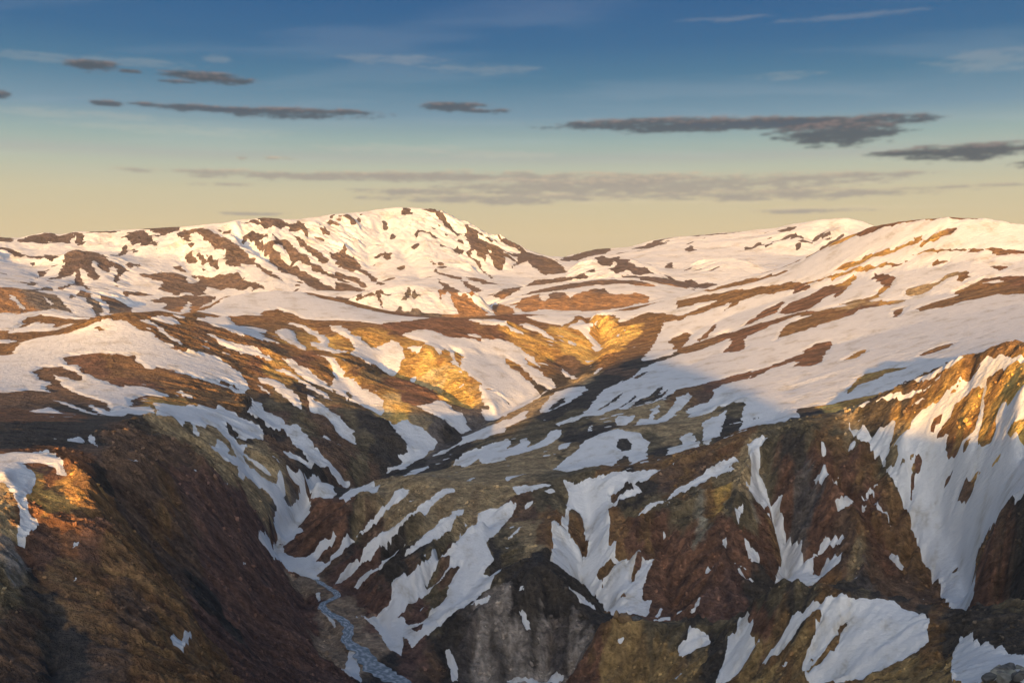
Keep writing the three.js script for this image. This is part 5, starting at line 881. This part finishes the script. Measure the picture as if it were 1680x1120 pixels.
// ---------------------------------------------------------------- the stream
{
  const curve = new THREE.CatmullRomCurve3(STREAM.map(([x, z, h]) => new THREE.Vector3(x, h, z))), n = 420, w = 13, pos = [], col = [], idx = [];
  for (let k = 0; k <= n; k++) {
    const t = k / n, p = curve.getPoint(t), d = curve.getTangent(t), s = t * (STREAM.length - 1), i = Math.min(STREAM.length - 2, s | 0), width = STREAM[i][3] + (STREAM[i + 1][3] - STREAM[i][3]) * (s - i), l = Math.hypot(d.x, d.z);
    for (let q = 0; q <= w; q++) {
      const e = (q / w - 0.5) * width * (1 + 0.5 * noise(t * 34, q > w / 2 ? 9 : 3)), x = p.x - d.z / l * e, z = p.z + d.x / l * e, foam = smooth(-0.2, 0.45, fbm(t * 55, q * 0.42 + 5, 4)) * 0.85;
      pos.push(x, p.y + 0.12 + 0.12 * noise(x / 1.6, z / 1.6), z); col.push(0.2 + 0.42 * foam, 0.23 + 0.4 * foam, 0.24 + 0.4 * foam);
    }
  }
  for (let k = 0; k < n; k++) for (let q = 0; q < w; q++) { const o = k * (w + 1) + q; idx.push(o, o + w + 1, o + 1, o + 1, o + w + 1, o + w + 2); }
  const g = new THREE.BufferGeometry(); g.setAttribute('position', new THREE.Float32BufferAttribute(pos, 3)); g.setAttribute('color', new THREE.Float32BufferAttribute(col, 3)); g.setIndex(idx); g.computeVertexNormals();
  if (g.attributes.normal.array[1] < 0) { for (let k = 0; k < idx.length; k += 3) [idx[k], idx[k + 1]] = [idx[k + 1], idx[k]]; g.setIndex(idx); g.computeVertexNormals(); }
  add('stream', 'shallow blue grey stream winding over gravel in the valley', 'stream', 'structure', null, g, new THREE.MeshPhysicalMaterial({ vertexColors: true, roughness: 0.22, metalness: 0, ior: 1.33 }));
}

// ---------------------------------------------------------------- boulders
function boulderGeometry(size, seed, tones) {
  let g = new THREE.IcosahedronGeometry(1, 5); const r = mulberry(seed), planes = [];
  for (let k = 0; k < 14; k++) { const v = new THREE.Vector3(r() - 0.5, r() - 0.4, r() - 0.5).normalize(); planes.push([v, 0.5 + r() * 0.25]); }
  const p = g.attributes.position, v = new THREE.Vector3(), col = [], uv = [];
  for (let k = 0; k < p.count; k++) {
    v.fromBufferAttribute(p, k); for (const [n, d] of planes) { const e = v.dot(n) - d; if (e > 0) v.addScaledVector(n, -e); }
    v.multiplyScalar(1 + 0.035 * noise(v.x * 3 + seed, v.y * 3 + v.z * 2) + 0.03 * noise(v.x * 9 + seed, v.z * 9 - v.y * 5)); v.set(v.x * size[0], v.y * size[1], v.z * size[2]);
    p.setXYZ(k, v.x, v.y, v.z); const f = clamp(0.5 + 1.1 * noise(v.x * 0.9 + seed, v.z * 0.9 + v.y) + 0.6 * noise(v.x * 3, v.y * 3 + seed), 0, 1);
    for (let c = 0; c < 3; c++) col.push(tones[0][c] + (tones[1][c] - tones[0][c]) * f); uv.push(v.x + v.y * 0.4, v.z + v.y * 0.7);
  }
  g.setAttribute('color', new THREE.Float32BufferAttribute(col, 3)); g.setAttribute('uv', new THREE.Float32BufferAttribute(uv, 2)); g.computeVertexNormals(); return g;
}
const ground = (x, z) => landHeight(x, z);
const GREY = [[0.24, 0.25, 0.21], [0.12, 0.12, 0.11]], PALE = [[0.32, 0.31, 0.26], [0.2, 0.19, 0.16]], BLACK = [[0.06, 0.06, 0.058], [0.13, 0.13, 0.12]], RUST = [[0.28, 0.19, 0.095], [0.15, 0.1, 0.06]];
const boulderMat = new THREE.MeshStandardMaterial({ vertexColors: true, roughness: 0.95, bumpMap: grainA, bumpScale: 0.05 });
const BOULDERS = [ // x, z, half sizes, tones, label
  [110.1, -212.6, [3.2, 2.0, 2.4], GREY, 'angular grey boulder at the lower end of the rubble heap'],
  [114.3, -213.1, [3.4, 2.2, 2.6], PALE, 'pale lichen boulder with a flat dark capped top'],
  [116.2, -213.5, [3.0, 1.0, 2.0], BLACK, 'low black slab lying on the rubble heap'],
  [112.7, -203.1, [3.2, 2.6, 2.6], GREY, 'rounded grey green boulder in the rubble heap'],
  [117.5, -207.7, [3.0, 2.6, 2.4], PALE, 'tall pale boulder at the upper end of the rubble heap'],
  [100.6, -184.0, [2.6, 1.8, 2.2], PALE, 'small pale boulder wedged in the rubble heap'],
  [101.7, -192.7, [2.2, 1.6, 2], BLACK, 'small dark boulder wedged in the rubble heap'],
  [106.5, -208.8, [1.8, 1.3, 1.5], GREY, 'small grey boulder lying apart at the foot of the rubble heap'],
  [100.2, -179.5, [2.2, 1.6, 1.9], BLACK, 'dark angular boulder low in the rubble heap'],
  [108.6, -200.9, [1.5, 1.1, 1.4], GREY, 'small grey boulder leaning on the pale one'],
  [119.9, -214.0, [1.7, 1.3, 1.5], GREY, 'small grey boulder on top of the rubble heap'],
  [52.9, -429.0, [4.8, 3.4, 3.4], RUST, 'square ochre rock knob on the ridge crest'],
  [49.3, -429.5, [2.6, 2.4, 2.2], RUST, 'small ochre rock knob beside the square knob'],
  [58.9, -428.3, [3.2, 1.8, 2.4], BLACK, 'low dark rock knob on the ridge crest'],
];
BOULDERS.forEach(([x, z, size, tones, label], k) => { const b = add('boulder', label, 'boulder', null, k < 11 ? 'boulders of the rubble heap' : 'rock knobs on the ridge crest', boulderGeometry(size, 40 + k, tones), boulderMat); b.position.set(x, ground(x, z) + size[1] * 0.25, z); b.rotation.y = k * 1.7; });
// ---------------------------------------------------------------- loose stones and broken rock on the bare near slopes: nobody could count them
{
  const r = mulberry(77), shape = new THREE.IcosahedronGeometry(1, 1), p = shape.attributes.position, v = new THREE.Vector3();
  for (let k = 0; k < p.count; k++) { v.fromBufferAttribute(p, k); const s = 0.72 + 0.5 * RA[hash(Math.round(v.x * 9), Math.round(v.y * 9 + v.z * 23))]; p.setXYZ(k, v.x * s, v.y * s * 0.8, v.z * s); }
  shape.computeVertexNormals();
  const N = 15000, stones = new THREE.InstancedMesh(shape, new THREE.MeshStandardMaterial({ color: 0xffffff, roughness: 0.95 }), N), d = new THREE.Object3D(), c = new THREE.Color(); let n = 0, tries = 0;
  while (n < N && tries++ < 400000) {
    const i = r() * (M - 1) | 0, j = r() * K | 0, o = j * M + i; if (radii[j] < 210 || radii[j] > 1000 || FLD[o] > -2 || NG[o * 3 + 1] > 0.93) continue;
    if (noise(thetas[i] / 0.02 + 60, Math.log(radii[j]) / 0.03) + 0.5 * noise(thetas[i] / 0.006, Math.log(radii[j]) / 0.01) < 0.05) continue;
    const e = Math.min(o + 1, NV - 1), f = Math.min(o + M, NV - 1), a = r(), b = r() * (1 - a), L = (A) => A[o] + (A[e] - A[o]) * a + (A[f] - A[o]) * b, s = radii[j] * (0.0007 + 0.0019 * r() ** 4);
    d.position.set(L(PX), L(PY) + s * 0.1, L(PZ)); d.rotation.set(r() * 6, r() * 6, r() * 6); d.scale.set(s * (0.8 + r() * 0.6), s * (0.6 + r() * 0.5), s * (0.8 + r() * 0.6)); d.updateMatrix(); stones.setMatrixAt(n, d.matrix);
    const q = 0.6 + 0.5 * r(); stones.setColorAt(n, c.setRGB(COL[o * 3] * q, COL[o * 3 + 1] * q, COL[o * 3 + 2] * q)); n++;
  }
  stones.count = n; stones.name = 'loose_stones'; stones.castShadow = stones.receiveShadow = true;
  stones.userData = { label: 'loose brown stones scattered over the bare near slopes', category: 'stones', kind: 'stuff' }; scene.add(stones);
}
console.log('done');
scene.fog = new THREE.FogExp2(new THREE.Color().setRGB(0.9, 0.88, 0.9), 0.00001);
renderer.render(scene, camera);
